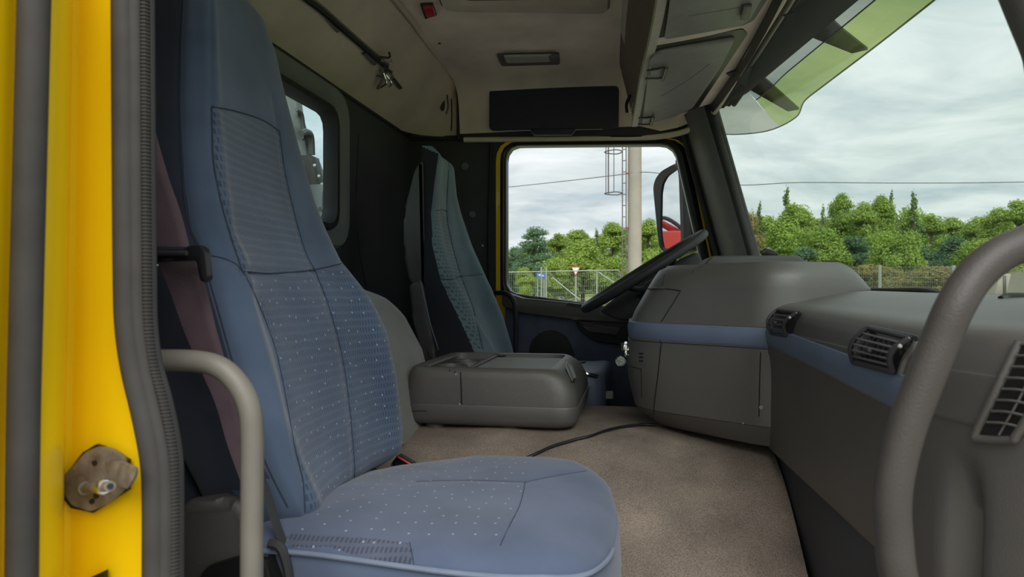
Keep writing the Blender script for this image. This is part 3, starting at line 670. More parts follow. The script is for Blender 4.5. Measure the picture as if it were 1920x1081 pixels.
upholster(cu, [(1,[(560,1000),(640,900),(760,865),(900,845),(985,850),(985,903),(975,945),(955,985),(938,1022),(770,1018),(700,1008)]),
               (2,[(540,1000),(700,1008),(770,1018),(778,1072),(700,1052),(620,1025),(540,1025)])],
          [(sm(c2),5,.0016),(sm(c3),4,.0012),(sm(c4),4,.0016),(sm(c1[2:]),4,.001)], 5, .003)
TCU = casting(cu)
for g in (c1[2:],c2,c3,c4): seam(TCU, g, .0006, STITCH, cu, 'stitching')
k0 = min(range(200), key=lambda k: cp[k].x+(9 if cp[k].y>.8 else 0)); cpp = [p for p in cp[k0:]+cp[:k0]]; cpp = cpp if cpp[5].y < .8 else cpp[::-1]; e0_ = next(i for i,p in enumerate(cpp) if p.y > .84 and p.x > -.2); pipe = [Vector((p.x,p.y,-.314)) for p in cpp[:e0_]]
pp = []
for p in pipe:
    d = (p-cen); d.z = 0; q = p+d.normalized()*.0015
    s_ = float(np.interp(q.x, [-.5,-.4,-.1,-.03],[-.004,.0,.0,-.010])); pp.append(Vector((q.x,q.y,-.315+s_)))
mk('piping', *g_tube(pp, .0032, 8, smooth=False), PIPE, cu)
# seat base, side cover, recliner
ba = mk('base_cover', *g_prism(fillet([(-.56,.76,-.95),(-.56,.76,-.36),(-.50,.76,-.30),(-.42,.76,-.345),(-.06,.76,-.44),(-.06,.76,-.95)], .03, 4), (0,.38,0), .01), PLD, seat)
sc_ = fillet([py(u,v,.735) for u,v in ((330,955),(345,940),(420,935),(452,945),(470,1000),(478,1110),(480,1200),(320,1200))], .02, 5)
mk('side_cover', *g_prism(sc_, (0,.03,0), .012, 3), PLG2, seat)
mk('side_cover_lower', *g_prism(fillet([py(u,v,.728) for u,v in ((368,1088),(385,1062),(450,1042),(500,1050),(520,1150),(350,1180))], .01, 3), (0,.03,0), .004), PLBLK, seat)
mk('recliner_link', *g_prism(fillet([py(u,v,.74) for u,v in ((498,1020),(520,1010),(548,1040),(562,1110),(520,1120),(505,1080))], .008, 3), (0,.02,0), .004), PLG, seat)
mk('recliner_handle', *g_tube([py(505,1018,.73),py(525,1025,.73),py(538,1060,.73),py(545,1110,.73)], .006, 8), PLD, seat)
mk('recliner_slot', *g_prism(fillet([py(u,v,.735) for u,v in ((500,1042),(512,1038),(530,1080),(540,1120),(512,1120))], .003, 2), (0,.01,0)), PLBLK, seat)
mk('inner_back_trim', *g_prism(fillet([py(u,v,.80) for u,v in ((330,780),(470,790),(490,960),(330,960))], .02, 4), (0,.06,0), .01), SIDEB, seat)
# seat belt of that seat
sb = thing('seat_belt', py(330,500,.70), 'maroon grey seat belt with black guide beside the nearest seat', 'seat belt')
def strap(name, L, m, parent, th=.0014):
    """L rows: (u_left,u_right,v,y)"""
    A = catmull([py(a,v,y) for a,b,v,y in L], 6); B = catmull([py(b,v,y+.012) for a,b,v,y in L], 6)
    n_ = Vector((0,th,0)); R = [[a, a.lerp(b,.25)-n_*.6, a.lerp(b,.5)-n_*.2, a.lerp(b,.75)-n_*.6, b, b+n_, a+n_] for a,b in zip(A,B)]
    return mk(name, *g_loft(R), m, parent, angle=70)
strap('upper_webbing', [(215,272,170,.66),(232,290,245,.67),(252,314,330,.675),(270,338,400,.68),(285,354,462,.68)], BELT, sb)
strap('lower_webbing', [(296,366,492,.68),(318,386,545,.685),(345,405,620,.69),(375,425,690,.70),(405,442,760,.71),(425,456,830,.72),(450,474,900,.73),(460,480,935,.735)], BELT, sb)
strap('anchor_webbing', [(488,502,905,.745),(498,514,945,.742),(516,532,1000,.738),(540,556,1060,.735),(560,575,1130,.735)], PLD, sb)
gd = mk('belt_guide', *g_prism(fillet([py(u,v,.665) for u,v in ((270,468),(345,466),(352,459),(376,459),(384,470),(389,520),(384,529),(374,528),(366,490),(362,487),(270,492))], .004, 3), (0,.012,0), .0025), PLBLK, sb)
mk('guide_bar', *g_tube([py(270,474,.66),py(350,474,.66)], .003, 8, smooth=False), PLD, gd)
mk('buckle_pin', *g_cyl(py(292,497,.66), (0,-1,0), .0035, .004, 12), CHROME, gd)
bu = thing('seat_belt_buckle', py(750,880,1.2), 'black belt buckle with red edge poking up behind the near seat cushion', 'belt buckle')
mk('buckle_body', *g_prism(fillet([py(u,v,1.2) for u,v in ((733,868),(745,853),(772,868),(790,890),(735,895))], .003, 2), (0,.02,0), .002), PLBLK, bu)
mk('red_button', *g_tube([py(746,856,1.195),py(770,870,1.195)], .0022, 6, smooth=False), RED, bu)
mk('metal_edge', *g_tube([py(734,868,1.195),py(738,885,1.195)], .0018, 6, smooth=False), CHROME, bu)
mk('stalk', *g_box(py(742,900,1.21)+Vector((-.008,0,-.15)), py(742,890,1.21)+Vector((.008,.012,0)), .003), PLBLK, bu)
# grab handle by the near seat
gh = tag(mk('grab_handle', *g_tube([py(262,675,.57),py(300,675,.58),py(370,677,.585),(py(415,690,.585)),py(448,722,.585),py(468,765,.585),py(473,820,.585),py(473,900,.585),py(472,1000,.585),py(472,1090,.585),py(470,1300,.585)], .0107, 20, n=8), HGREY),
   'worn beige grey tube grab handle bending down beside the near seat', 'grab handle')
# door striker on the yellow pillar
st = thing('door_striker', py(190,900,.50), 'weathered steel door striker bolted to the yellow door pillar', 'door striker')
mk('plate', *g_prism(fillet([py(u,v,.499) for u,v in ((133,880),(165,845),(188,835),(214,838),(240,855),(247,890),(240,915),(212,940),(175,957),(140,945),(126,925),(126,890)) ], .004, 3), (0,-.0035,0), .001), STEEL, st)
mk('backing_gasket', *g_prism([py(u,v,.5005) for u,v in ((127,888),(160,846),(185,831),(200,836),(246,860),(246,916),(180,959),(138,950),(122,930))], (0,-.003,0)), PLBLK, st)
mk('side_plate', *g_prism(fillet([py(u,v,y) for u,v,y in ((200,862,.495),(232,862,.495),(260,875,.47),(260,890,.47),(244,915,.47),(215,900,.492))], .003, 2), (0,-.004,0), .001), STEEL, st)
a = py(158,915,.496); b = py(206,911,.455)
mk('pin', *g_tube([a,b], .0042, 14, smooth=False), STEEL, st); mk('pin_head', *g_cyl(a.lerp(b,.72), (b-a), .0062, .009, 20, bev=.001), CHROME, st)
mk('pin_collar', *g_cyl(a.lerp(b,.0), (b-a), .0058, .005, 16), STEEL, st)
mk('hex_socket', *g_cyl(a.lerp(b,.93), (b-a), .0024, .0072, 6), PLBLK, st)
for u,v in ((181,866),(176,938),(184,928)): mk('rivet_hole', *g_cyl(py(u,v,.497), (0,-1,0), .0022, .003, 10), PLBLK, st)
# ================================================================== MIDDLE SEAT BACK
ms = thing('middle_seat_back', (-.66,1.6,-.35), 'plain grey cloth middle backrest against the rear wall', 'seat')
R = []
for i in range(40):
    t = i/39; z = -.36+t*.37
    xf = float(np.interp(z,[-.36,-.17,-.08,-.03,0.0,.01],[-.535,-.585,-.635,-.68,-.735,-.77]))
    w_ = float(np.interp(z,[-.36,-.06,-.02,0,.01],[.26,.26,.235,.19,.13])); k = 1
    y0 = 1.56; th = float(np.interp(z,[-.36,-.02,.01],[.13,.11,.05]))
    P = [(xf,y0-w_+.03),(xf+.008,y0-w_*.5),(xf+.012,y0),(xf+.008,y0+w_*.5),(xf,y0+w_-.03),(xf-.03,y0+w_),(xf-th+.02,y0+w_),(xf-th,y0+w_-.03),(xf-th,y0-w_+.03),(xf-th+.02,y0-w_),(xf-.03,y0-w_)]
    R.append([Vector((p.x,p.y,z)) for p in catmull([(a,b,0) for a,b in P], 6, closed=True)])
mk('backrest', *g_loft(R), GREYF, ms, angle=80)
mk('mounting_frame', *g_box((-.90,1.35,-.42),(-.60,1.78,-.335), .01), PLD, ms)
# ================================================================== CONSOLE BOX
cb = thing('console_box', (-.34,1.75,-.34), 'dark grey plastic console box with ribbed tray on the brown carpet', 'console box')
x0,x1,y0,y1 = -.575,-.130,1.565,2.0
def rr(x0,x1,y0,y1,z,r,n=6): return [Vector((p.x,p.y,z)) for p in resample(fillet([(x0,y0,0),(x1,y0,0),(x1,y1,0),(x0,y1,0)], r, n), 120)]
R = [rr(x0+.02,x1-.02,y0+.015,y1-.015,-.333,.05), rr(x0+.006,x1-.008,y0+.004,y1-.004,-.327,.05), rr(x0+.002,x1-.004,y0,y1,-.315,.05), rr(x0,x1,y0,y1,-.285,.05), rr(x0+.001,x1-.001,y0+.001,y1-.001,-.282,.05)]
lo_ = mk('lower_shell', *g_loft(R), PLG, cb, angle=50)
R = [rr(x0+.004,x1-.004,y0+.004,y1-.004,-.283,.05), rr(x0+.004,x1-.003,y0+.004,y1-.004,-.279,.05), rr(x0+.008,x1-.006,y0+.007,y1-.007,-.25,.05), rr(x0+.012,x1-.022,y0+.010,y1-.012,-.22,.05), rr(x0+.016,x1-.036,y0+.013,y1-.016,-.206,.05),
     rr(x0+.022,x1-.05,y0+.018,y1-.022,-.1965,.05), rr(x0+.03,x1-.06,y0+.026,y1-.03,-.193,.045), rr(x0+.037,x1-.068,y0+.034,y1-.036,-.1945,.04), rr(x0+.04,x1-.072,y0+.038,y1-.04,-.212,.038)]
up_ = mk('upper_shell', *g_loft(R), PLG, cb, angle=50); TUP = casting(up_)
seam(TUP, [(864,697),(865,725),(866,760)], .0022, PLBLK, up_, 'panel_joint')
seam(casting(lo_), [(742,770),(800,770)], .001, PLBLK, lo_, 'scratch_line')
ex0,ex1,ey0,ey1 = x0+.042,x1-.074,y0+.04,y1-.042
mk('ribbed_tray', *g_box((-.40,ey0,-.212),(ex1,ey1-.035,-.204), .002), PLL, cb)
rb = MB()
for i in range(58):
    xx = -.396+i*(ex1+.396)/58; rb.add(*g_box((xx,ey0+.002,-.205),(xx+.0018,ey1-.037,-.2015),0))
tag(rb.build('tray_ribs', PLL, cb, smooth=False), kind='stuff')
mk('tray_divider', *g_box((-.41,ey0,-.212),(-.40,ey1,-.197), .002), PLG, cb)
for xx,yy,r in ((-.47,1.69,.036),(-.455,1.80,.036)): 
    V, Fc = g_loft([[Vector((xx+math.cos(a)*q,yy+math.sin(a)*q,z)) for a in [2*math.pi*k/32 for k in range(32)]] for q,z in ((r+.006,-.212),(r+.004,-.200),(r,-.200),(r-.002,-.211),(.002,-.211))], cap=False)
    h_ = mk('cup_holder', V, Fc, PLG, cb); mk('cup_well', *g_cyl((xx,yy,-.2115),(0,0,1), r-.003,.001,32), PLBLK, h_)
mk('side_groove', *g_tube([(x0+.052,y0+.07,-.200),(x0+.056,1.76,-.198),(x0+.052,y1-.08,-.200)], .004, 8), PLG, cb)
V, Fc = g_cyl((-.395,y1-.045,-.200),(0,0,1),.017,.006,24,bev=.002); mk('pivot_cap', V, Fc, PLG, cb)
q = [hit(TUP,u,v) for u,v in ((1053,672),(1060,676),(1072,700),(1076,718),(1070,716),(1060,694))]; q = [a[0] for a in q if a[0] is not None]
if len(q) > 3: mk('latch_recess', *g_prism(q, (.003,-.002,.003)), PLBLK, cb)
q = [hit(TUP,u,v)[0] for u,v in ((1061,684),(1070,690),(1077,712),(1073,712))]; q = [a for a in q if a is not None]
if len(q) > 3: mk('latch_lever', *g_prism(q, (.006,-.004,.006), .001), PLL, cb)
for u,v in ((843,694),(853,697),(855,701),(862,757)):
    h_, nn = hit(TUP,u,v)
    if h_ is not None: mk('screw_hole', *g_cyl(h_, nn, .0022, .0008, 10), LENS if v > 700 else PLBLK, cb)
for xx in (-.49,-.30): mk('foot', *g_cyl((xx,y0+.05,-.347),(0,0,1),.028,.014,24), PLG, cb)
mk('foot', *g_cyl((-.2,y0+.3,-.347),(0,0,1),.028,.014,24), PLG, cb)
# cable lying on the carpet
pts = []
for u,v in ((960,872),(1000,856),(1035,840),(1075,828),(1110,819),(1135,810),(1165,803),(1200,799),(1228,799)):
    h_, nn = hit(TCA,u,v); pts.append(h_+Vector((0,0,.004)))
tag(mk('power_cable', *g_tube(pts, .0036, 10), PLBLK), 'thin black cable running across the brown carpet to the dashboard', 'cable')
pts2 = [p+Vector((.003,-.004,.001)) for p in pts[1:6]]
# ================================================================== DRIVER SEAT
ds = thing('driver_seat', (-.45,2.2,-.90), 'tall dark blue grey driver seat with slim bolsters beside the far door', 'seat')
nr = [(822,292,2.05),(815,340,2.045),(808,400,2.04),(812,460,2.035),(828,525,2.03),(862,590,2.03),(900,652,2.03),(915,680,2.03)]
fr = [(838,290,2.25),(850,310,2.28),(855,370,2.32),(862,400,2.34),(880,460,2.38),(905,528,2.40),(930,590,2.42),(946,650,2.42),(952,680,2.42)]
n3 = sorted([(p.z,p.x,p.y) for p in (py(*q) for q in nr)]); f3 = sorted([(p.z,p.x,p.y) for p in (py(*q) for q in fr)])
R = []
for z in np.linspace(-.36,.455,180):
    (xn,yn),(xf,yf) = ctrl(n3,z), ctrl(f3,z)
    A, B = Vector((xn,yn,z)), Vector((xf,yf,z)); nrm = Vector((B.y-A.y, -(B.x-A.x), 0)).normalized()
    th = float(np.interp(z,[-.36,-.15,.03,.2,.38,.46],[.20,.17,.105,.078,.062,.045])); bl = float(np.interp(z,[-.3,0,.2,.41],[.03,.03,.012,.004]))
    k = 1-max(0,(z-.415)/.045)**2*.6
    P = [(0,0),(.05,bl),(.15,bl),(.27,0),(.5,-.006),(.73,0),(.85,bl),(.95,bl),(1.0,-.005),(1.0,-.06),(.98,-th),(.5,-th-.01),(.02,-th),(-.01,-th*.9),(-.02,-.05)]
    R.append(catmull([A.lerp(B,s)+nrm*((d+.05)*k-.05) for s,d in P], 14, closed=True))
db = mk('backrest', *g_loft(R), [DRB,DRR,DRS], ds, angle=80)
s1 = [(816,395),(828,393),(838,396)]; s2 = [(822,522),(845,524),(865,518),(905,514)]; s3 = [(842,300),(838,396),(846,450),(865,518),(888,580),(905,655)]
s4 = [(822,296),(814,340),(808,400),(812,460),(828,525),(862,590),(895,652)]
upholster(db, [(2,[(780,270),(822,288),(815,340),(808,400),(811,460),(826,525),(858,590),(892,665),(740,700),(740,270)]),
               (1,[(816,395),(838,396),(846,450),(865,518),(845,524),(822,522),(812,460)]),(1,[(828,525),(865,518),(888,580),(905,655),(890,655),(855,590)])],
          [(sm(s1),3,.003),(sm(s2),3,.004),(sm(s3),3,.004),(sm(s4),3,.002)], 4, .004)
TDB = casting(db)
for g in (s1,s2,s3): seam(TDB, g, .0012, STITCH, db, 'stitching')
# hard back shell in two pieces
def shell(P, y0, dy, name):
    return mk(name, *g_prism(fillet([py(u,v,y0) for u,v in P], .02, 4), (0,dy,0), .012, 3), PLG2, ds)
shell(((776,315),(792,296),(794,400),(798,560),(765,527),(757,470),(757,400)), 2.030, .36, 'back_shell')
shell(((764,532),(790,523),(812,640),(822,680),(790,680),(775,600)), 2.018, .38, 'back_shell_lower')
mk('shell_piping', *g_tube([py(u,v,2.012) for u,v in ((788,525),(797,565),(808,610),(822,655))], .0016, 6), PIPE, ds)
dc = [( -.10,2.07),(-.085,2.15),(-.08,2.46),(-.09,2.36),(-.13,2.42),(-.42,2.42),(-.44,2.06),(-.16,2.05)]
dcp = resample(catmull([(a,b,0) for a,b in dc], 8, closed=True), 100); c0 = Vector((-.25,2.23,0)); R = []
for z,k in ((-.42,.93),(-.40,.97),(-.36,1.0),(-.30,1.0),(-.278,.98),(-.265,.93),(-.259,.85),(-.256,.5),(-.256,.02)): R.append([Vector((c0.x+(p.x-c0.x)*k, c0.y+(p.y-c0.y)*k, z)) for p in dcp])
mk('cushion', *g_loft(R), [PLB], ds, angle=80)
mk('pedestal', *g_prism(fillet([(-.42,2.08,-.90),(-.40,2.08,-.42),(-.12,2.08,-.42),(-.10,2.08,-.90)], .02, 3), (0,.3,0), .01), PLD, ds)
mk('tilt_lever', *g_tube([py(1086,696,2.06),py(1100,700,2.05),py(1120,706,2.06)], .006, 8), CHROME, ds)
mk('lever_tab', *g_box(py(1134,735,2.1)+Vector((-.01,0,0)), py(1146,745,2.11)+Vector((.004,.01,0)).xyz, .002), PLL, ds)
b2 = thing('seat_belt', py(885,460,2.45), 'dark narrow seat belt hanging beside the driver seat', 'seat belt')
mk('webbing', *g_tube([py(857,395,2.48),py(870,425,2.48),py(884,468,2.48),py(900,510,2.48),py(925,570,2.48),py(945,640,2.48),py(958,700,2.48)], .0075, 6), PLD, b2)
mk('adjuster', *g_tube([py(880,466,2.46),py(890,469,2.44),py(905,460,2.42)], .005, 8), PLG, b2)
# ================================================================== DASHBOARD
da = thing('dashboard', (.35,1.1,-.34), 'long grey plastic truck dashboard with a blue trim band and black louvred air vents', 'dashboard')
# plan line of the passenger face (x,y), far to near
plan = [(.262,1.66),(.268,1.5),(.278,1.3),(.289,1.1),(.298,.92),(.303,.83),(.310,.78),(.322,.735),(.338,.70),(.362,.665),(.40,.635),(.46,.615),(.56,.61)]
def face_profile(a):
    # (dx forward of plan line, z) ; a = 0..1 along towards the door
    zt = np.interp(a,[0,.5,1],[0,-.004,-.01])
    return [(.27,-.012+zt*.3),(.22,-.004+zt),(.16,-.008+zt),(.10,-.018+zt),(.06,-.026+zt),(.03,-.032+zt),(.013,-.041+zt),(.006,-.054+zt),(.003,-.068+zt*.5),(.001,-.082),(.0,-.088),(-.001,-.13),(.001,-.136),(.004,-.16),(.005,-.20),(.004,-.27),(.006,-.325),(.012,-.338),(.03,-.345)]
pc = resample(catmull([(a,b,0) for a,b in plan], 8), 130, closed=False)
R = []
for i,p in enumerate(pc):
    a = i/129; t = (pc[min(i+1,129)]-pc[max(i-1,0)]).normalized(); n_ = Vector((-t.y, t.x, 0))   # forward / inboard direction
    if n_.x < 0 and p.y > .7: n_ = -n_
    tw = min(1,max(0,(a-.62)/.12)); fw = Vector((1,0,0)).lerp(n_ if n_.length else Vector((1,0,0)), 0)
    row = []
    for dx_, z in catmull([(x_,z_,0) for x_,z_ in face_profile(a)], 4) and [(q.x,q.y) for q in catmull([(x_,z_,0) for x_,z_ in face_profile(a)], 4)]:
        # nearer than the trim band the face swells out and runs lower, with one upright fold
        f_ = 0
        if z < -.12: 
            f_ = -.010*tw*math.sin(min(1,(-.12-z)/.2)*math.pi*.5) + .034*math.exp(-((p.y-.735)/.014)**2)*min(1,max(0,(-z-.16)/.08))
        zz = z if z > -.325 else z - tw*.35*min(1,(-.325-z)/.012)
        row.append(Vector((min(.56,p.x+dx_+f_ if dx_ < .2 else max(p.x+.01,WSX(p.y,-.02)-.0)), p.y, zz)))
    R.append(row)
db_ = mk('dash_shell', *g_loft(R, closed=False), PLG, da, angle=70); TDA = casting(db_)
mk('dash_end', *g_prism([(.40,.615,-.02),(.60,.615,-.02),(.60,.615,-.80),(.345,.66,-.80),(.345,.66,-.30)], (0,.02,0), .004), PLG, da)
mk('kick_panel', *g_loft([[Vector((.305,y,-.335)),Vector((.302,y,-.42)),Vector((.315,y,-.60)),Vector((.34,y,-.90))] for y in (.62,1.0,1.6,2.0)], closed=False), WALLD, da)
mk('windscreen_lip', *g_tube([Vector((WSX(y,-.005)-.012,y,-.004-(.012 if y<1.2 else 0))) for y in (1.62,1.45,1.3,1.15,1.0,.85,.70)], .0055, 8), RUBD, da)
# blue band on the passenger face
def band(zt_, zb_, L, outw, name, m, parent, slope=0):
    R = []; z0t, z0b = zt_, zb_
    for p,n_ in L:
        zt_, zb_ = z0t-slope*(1.46-p.y), z0b-slope*(1.46-p.y)*1.2
        R.append([Vector((p.x,p.y,zt_+.002))+n_*(-.006), Vector((p.x,p.y,zt_))+n_*outw, Vector((p.x,p.y,zt_*.7+zb_*.3))+n_*(outw+.003), Vector((p.x,p.y,zb_+.008))+n_*(outw+.001), Vector((p.x,p.y,zb_))+n_*(outw-.004), Vector((p.x,p.y,zb_-.002))+n_*(-.006)])
    return mk(name, *g_loft(R), m, parent, angle=50)
L = []
for i,p in enumerate(pc):
    if 1.46 > p.y > .812:
        t = (pc[i+1]-pc[i-1]).normalized(); n_ = Vector((t.y,-t.x,0)); n_ = n_ if n_.x < 0 else -n_; L.append((p,n_))
band(-.076,-.116, L, .004, 'blue_trim', PLB, da, slope=.036)
# centre block facing the driver
def block(z):
    xl = float(np.interp(z,[-.33,-.31,-.285,-.20,-.13,-.07,-.02,.02,.045,.056],[.05,.025,.0,-.020,-.017,-.006,.022,.045,.062,.085]))
    yo = float(np.interp(z,[-.33,-.285,-.08,.03,.056],[.02,.0,.0,.008,.04])); rn = .05
    P = [(xl+.05,1.585+yo,0),(.265,1.44+yo,0),(.33,1.44+yo,0),(.44,1.50+yo,0),(.545,1.60+yo,0),(.545,2.15,0),(xl+.10,2.10,0),(xl,1.90,0),(xl-.0,1.65+yo,0)]
    return [Vector((p.x,p.y,z)) for p in resample(fillet([P[0],P[1],P[2],P[3],P[4],P[5],P[6],P[7],P[8]], [.05,.03,.03,.06,.02,.05,.06,.10,.06], 8), 220)]
zl = [-.328,-.322,-.31,-.295,-.2875,-.286,-.2845,-.283,-.26,-.22,-.18,-.15,-.126,-.1245,-.123,-.10,-.083,-.0815,-.08,-.06,-.03,0,.02,.035,.045,.051,.055,.0565]
R = []
for z in zl:
    r = block(z); 
    if z in (-.286,-.1245,-.0815): r = [p+(Vector((.2,1.8,z))-p).normalized()*.003 for p in r]
    if z > -.03:
        r = [Vector((p.x,p.y,z - (.085*max(0,(p.x-.43)/.115)**1.6 if p.x>.43 else 0)*min(1,(z+.03)/.086))) for p in r]
    R.append(r)
c0 = Vector((.30,1.8,.057))
for k in (.92,.8,.5,.02): R.append([Vector((c0.x+(p.x-c0.x)*k, c0.y+(p.y-c0.y)*k, min(.0575, p.z+.001*(1-k)))) for p in R[len(zl)-1]])
cbk = mk('centre_block', *g_loft(R), PLG, da, angle=50); TBK = casting(cbk)
bl_ = block(-.1); L = []
for i,p in enumerate(bl_):
    nx, pv = bl_[(i+1)%220], bl_[i-1]; t = (nx-pv).normalized(); n_ = Vector((t.y,-t.x,0)); n_ = n_ if (p-Vector((.3,1.85,-.1))).dot(n_) > 0 else -n_
    L.append((p,n_))
k0 = max(range(220), key=lambda i: -bl_[i].y + (-9 if bl_[i].x > .30 else 0))
seq = [L[(k0+j)%220] for j in range(-150,3)] 
seq = [s for s in seq if s[0].x < .272 and s[0].y < 1.95]
band(-.0815,-.124, seq, .003, 'blue_trim', PLB, da)
for g,r in (([(1218,543),(1245,541),(1276,545)],.0014),([(1276,545),(1262,568),(1240,603)],.0014),([(1240,641),(1234,700),(1227,755),(1225,785)],.0014),([(1426,660),(1424,720),(1423,780)],.0012),
            ([(1202,690),(1203,720),(1203,744)],.0012),([(1173,687),(1190,688),(1202,693)],.0012),([(1241,606),(1240,622),(1238,640)],.0012),([(1298,512),(1304,504),(1318,499)],.0012)):
    seam(TBK, g, r, PLBLK, cbk, 'panel_joint')
P = [(1228,514),(1246,513),(1243,533),(1220,533)]; q = [hit(TBK,u,v)[0] for u,v in P]
if all(a is not None for a in q): mk('air_slot', *g_prism(q, (-.001,-.003,0)), PLBLK, cbk)
mk('slot_shelf', *g_tube([hit(TBK,u,v)[0]+Vector((0,-.002,0)) for u,v in ((1216,541),(1232,540),(1246,540))], .003, 8), PLG, cbk)
for vv in (662,669,676):
    seam(TBK, [(1199,vv),(1206,vv)], .0022, PLBLK, cbk, 'microphone_slot')
for u,v in ((1427,763),(1393,793),(1430,830)):
    h_, nn = hit(TBK,u,v)
    if h_ is None: h_, nn = hit(TDA,u,v)
    if h_ is not None and v < 830: mk('screw_cap', *g_cyl(h_, Vector((-.3,-1,0)), .004 if v < 780 else .002, .001, 14), PLL, cbk)
# lid on top
q = [pz(1330,494,.06),(.225,1.68,.06),(.44,1.70,.058),(.43,1.95,.058),(.17,1.95,.06)]
top = fillet([py(1322,492,1.72),py(1335,479,1.72),py(1498,478,1.72),py(1514,492,1.72),py(1516,500,1.72),py(1322,500,1.72)], .006, 3)
mk('top_tray_rim', *g_prism(top, (0,.22,0), .006, 3), PLG2, da)
# keys in the ignition and fluffy fob
ks = thing('key_ring', py(1172,660,1.75), 'bunch of chrome keys with a fluffy grey fob hanging at the centre block', 'keys')
for cc_ in ((1174,652,.009),(1176,662,.007)):
    c = py(cc_[0],cc_[1],1.66); r = cc_[2]
    mk('ring', *g_tube([c+Vector((math.cos(a)*r*.6,math.cos(a)*r*.5,math.sin(a)*r)) for a in [2*math.pi*k/16 for k in range(17)]], .0012, 6, smooth=False), CHROME, ks)
mk('key_head', *g_box(py(1165,645,1.67), py(1182,655,1.68)+Vector((0,.006,0)), .002), PLBLK, ks)
mk('key_blade', *g_box(py(1170,668,1.665), py(1176,640,1.668)+Vector((0,.002,0)), .0005), CHROME, ks)
V, Fc = g_sph(py(1164,677,1.65), .011, 3); V = [v+Vector([random.uniform(-.0025,.0025) for _ in range(3)]) for v in V]
mk('fluffy_fob', V, Fc, PLL, ks, smooth=False)
# ---- air vents
def vent(corners, nh, nv, name_lab, depth=.02, bow=.012):
    """corners (points) TL TR BR BL of the vent on the dash face; bowed louvre drum"""
    TL,TR,BR,BL = [Vector(c) for c in corners]; n_ = (TR-TL).cross(BL-TL).normalized()
    if n_.dot(TL) > 0: n_ = -n_
    v_ = mk('vent_housing', *g_prism(fillet([TL+(TL-BR)*.10,TR+(TR-BL)*.10,BR+(BR-TL)*.06,BL+(BL-TR)*.06], .008, 4), n_*.004, .0015), PLBLK, da)
    def P(s,t,lift): return TL.lerp(TR,s).lerp(BL.lerp(BR,s),t)+n_*(.004+lift+bow*math.sin(math.pi*t))
    sd = [[P(0,t,.002) for t in [i/10 for i in range(11)]],[P(1,t,.002) for t in [i/10 for i in range(11)]]]
    for s in sd:
        mk('vent_rim', *g_tube(s, .0035, 8, smooth=False), PLD, v_)
    mk('vent_rim', *g_tube([P(0,0,.001),P(1,0,.001)], .003, 8, smooth=False), PLD, v_); mk('vent_rim', *g_tube([P(0,1,.001),P(1,1,.001)], .004, 8, smooth=False), PLD, v_)
    for i in range(1,nh):
        t = i/nh; mk('louvre', *g_tube([P(0,t,.001),P(.5,t,.001),P(1,t,.001)], .0016, 6, smooth=False), PLG, v_)
    for j in range(1,nv):
        s = j/nv; mk('vane', *g_tube([P(s,t,-.006) for t in [i/8 for i in range(9)]], .0011, 5, smooth=False), PLD, v_)
    mk('thumb_tab', *g_box(P(.5,.55,.003)+Vector((-.003,-.008,-.0025)), P(.5,.55,.003)+Vector((.003,.008,.0025)), .001), PLD, v_)
    for s,t in ((1,.02),(1,.98),(1.06,.25)):
        c = P(s,t,.003); mk('pivot_screw', *g_sph(c, .0028, 1), LENS, v_)
    return v_
def hd(u,v,lift=.003):
    h_, nn = hit(TDA,u,v); return h_-h_.normalized()*lift
vent([hd(1462,583),hd(1500,588),hd(1480,630),hd(1452,626)], 5, 6, '')
vent([hd(1636,616),hd(1716,636),hd(1684,698),hd(1608,680)], 6, 8, '', bow=.011)
mk('vent_scoop', *g_tube([hd(u,v) for u,v in ((1724,632),(1716,650),(1700,672),(1690,700))], .0045, 8), PLG, da)
# side grille near the door
G = [hd(1918,655,.004),hd(1990,655,.004),hd(1965,745,.004),hd(1908,818,.004),hd(1836,815,.004)]
g1 = [hd(u,v,.004) for u,v in ((1912,640),(1870,728),(1830,812),(1838,822),(1895,824),(1906,815),(1950,742),(1990,650))]
gv = mk('side_vent', *g_tube(g1, .0042, 10, n=4), PLG, da)
q = [hd(u,v,.001) for u,v in ((1912,645),(1872,730),(1838,812),(1900,816),(1944,742),(1985,650))]
q = [p-p.normalized()*.003 for p in q]; mk('vent_well', *g_prism(q, ray(1900,740)*-.0005), PLBLK, gv)
for i in range(8):
    t = i/8; a = hd(1912+(1838-1912)*t+3, 645+(812-645)*t, .006); b = hd(1985+(1900-1985)*t, 650+(816-650)*t+4, .006)
    mk('vent_bar', *g_tube([a, a.lerp(b,.5)+Vector((-.001,-.001,.0015)), b], .0013, 6), PLG, gv)
mk('vent_bar', *g_tube([hd(1955,650,.006),hd(1915,740,.006),hd(1873,815,.006)], .0012, 6), PLG, gv)
# dark telephone cradle on top of the block
tag(mk('phone_cradle', *g_prism([py(u,v,1.8) for u,v in ((1428,471),(1440,462),(1461,476),(1458,479),(1432,479))], (0,.03,0), .002), BLKG), 'small glossy black device lying on top of the dashboard by the windscreen pillar', 'phone cradle')
# big grab handle on the dash end
hp = [(2010,440,.56),(1960,446,.55),(1920,457,.545),(1870,480,.54),(1825,520,.535),(1790,575,.53),(1762,640,.53),(1732,715,.53),(1702,795,.53),(1682,870,.53),(1673,940,.53),(1676,1010,.53),(1686,1085,.53),(1720,1200,.54),(1760,1300,.56)]
tag(mk('grab_handle', *g_tube([py(*p) for p in hp], .0128, 24, n=8), HBROWN), 'thick curved dark grab handle in front of the dashboard at the door', 'grab handle')
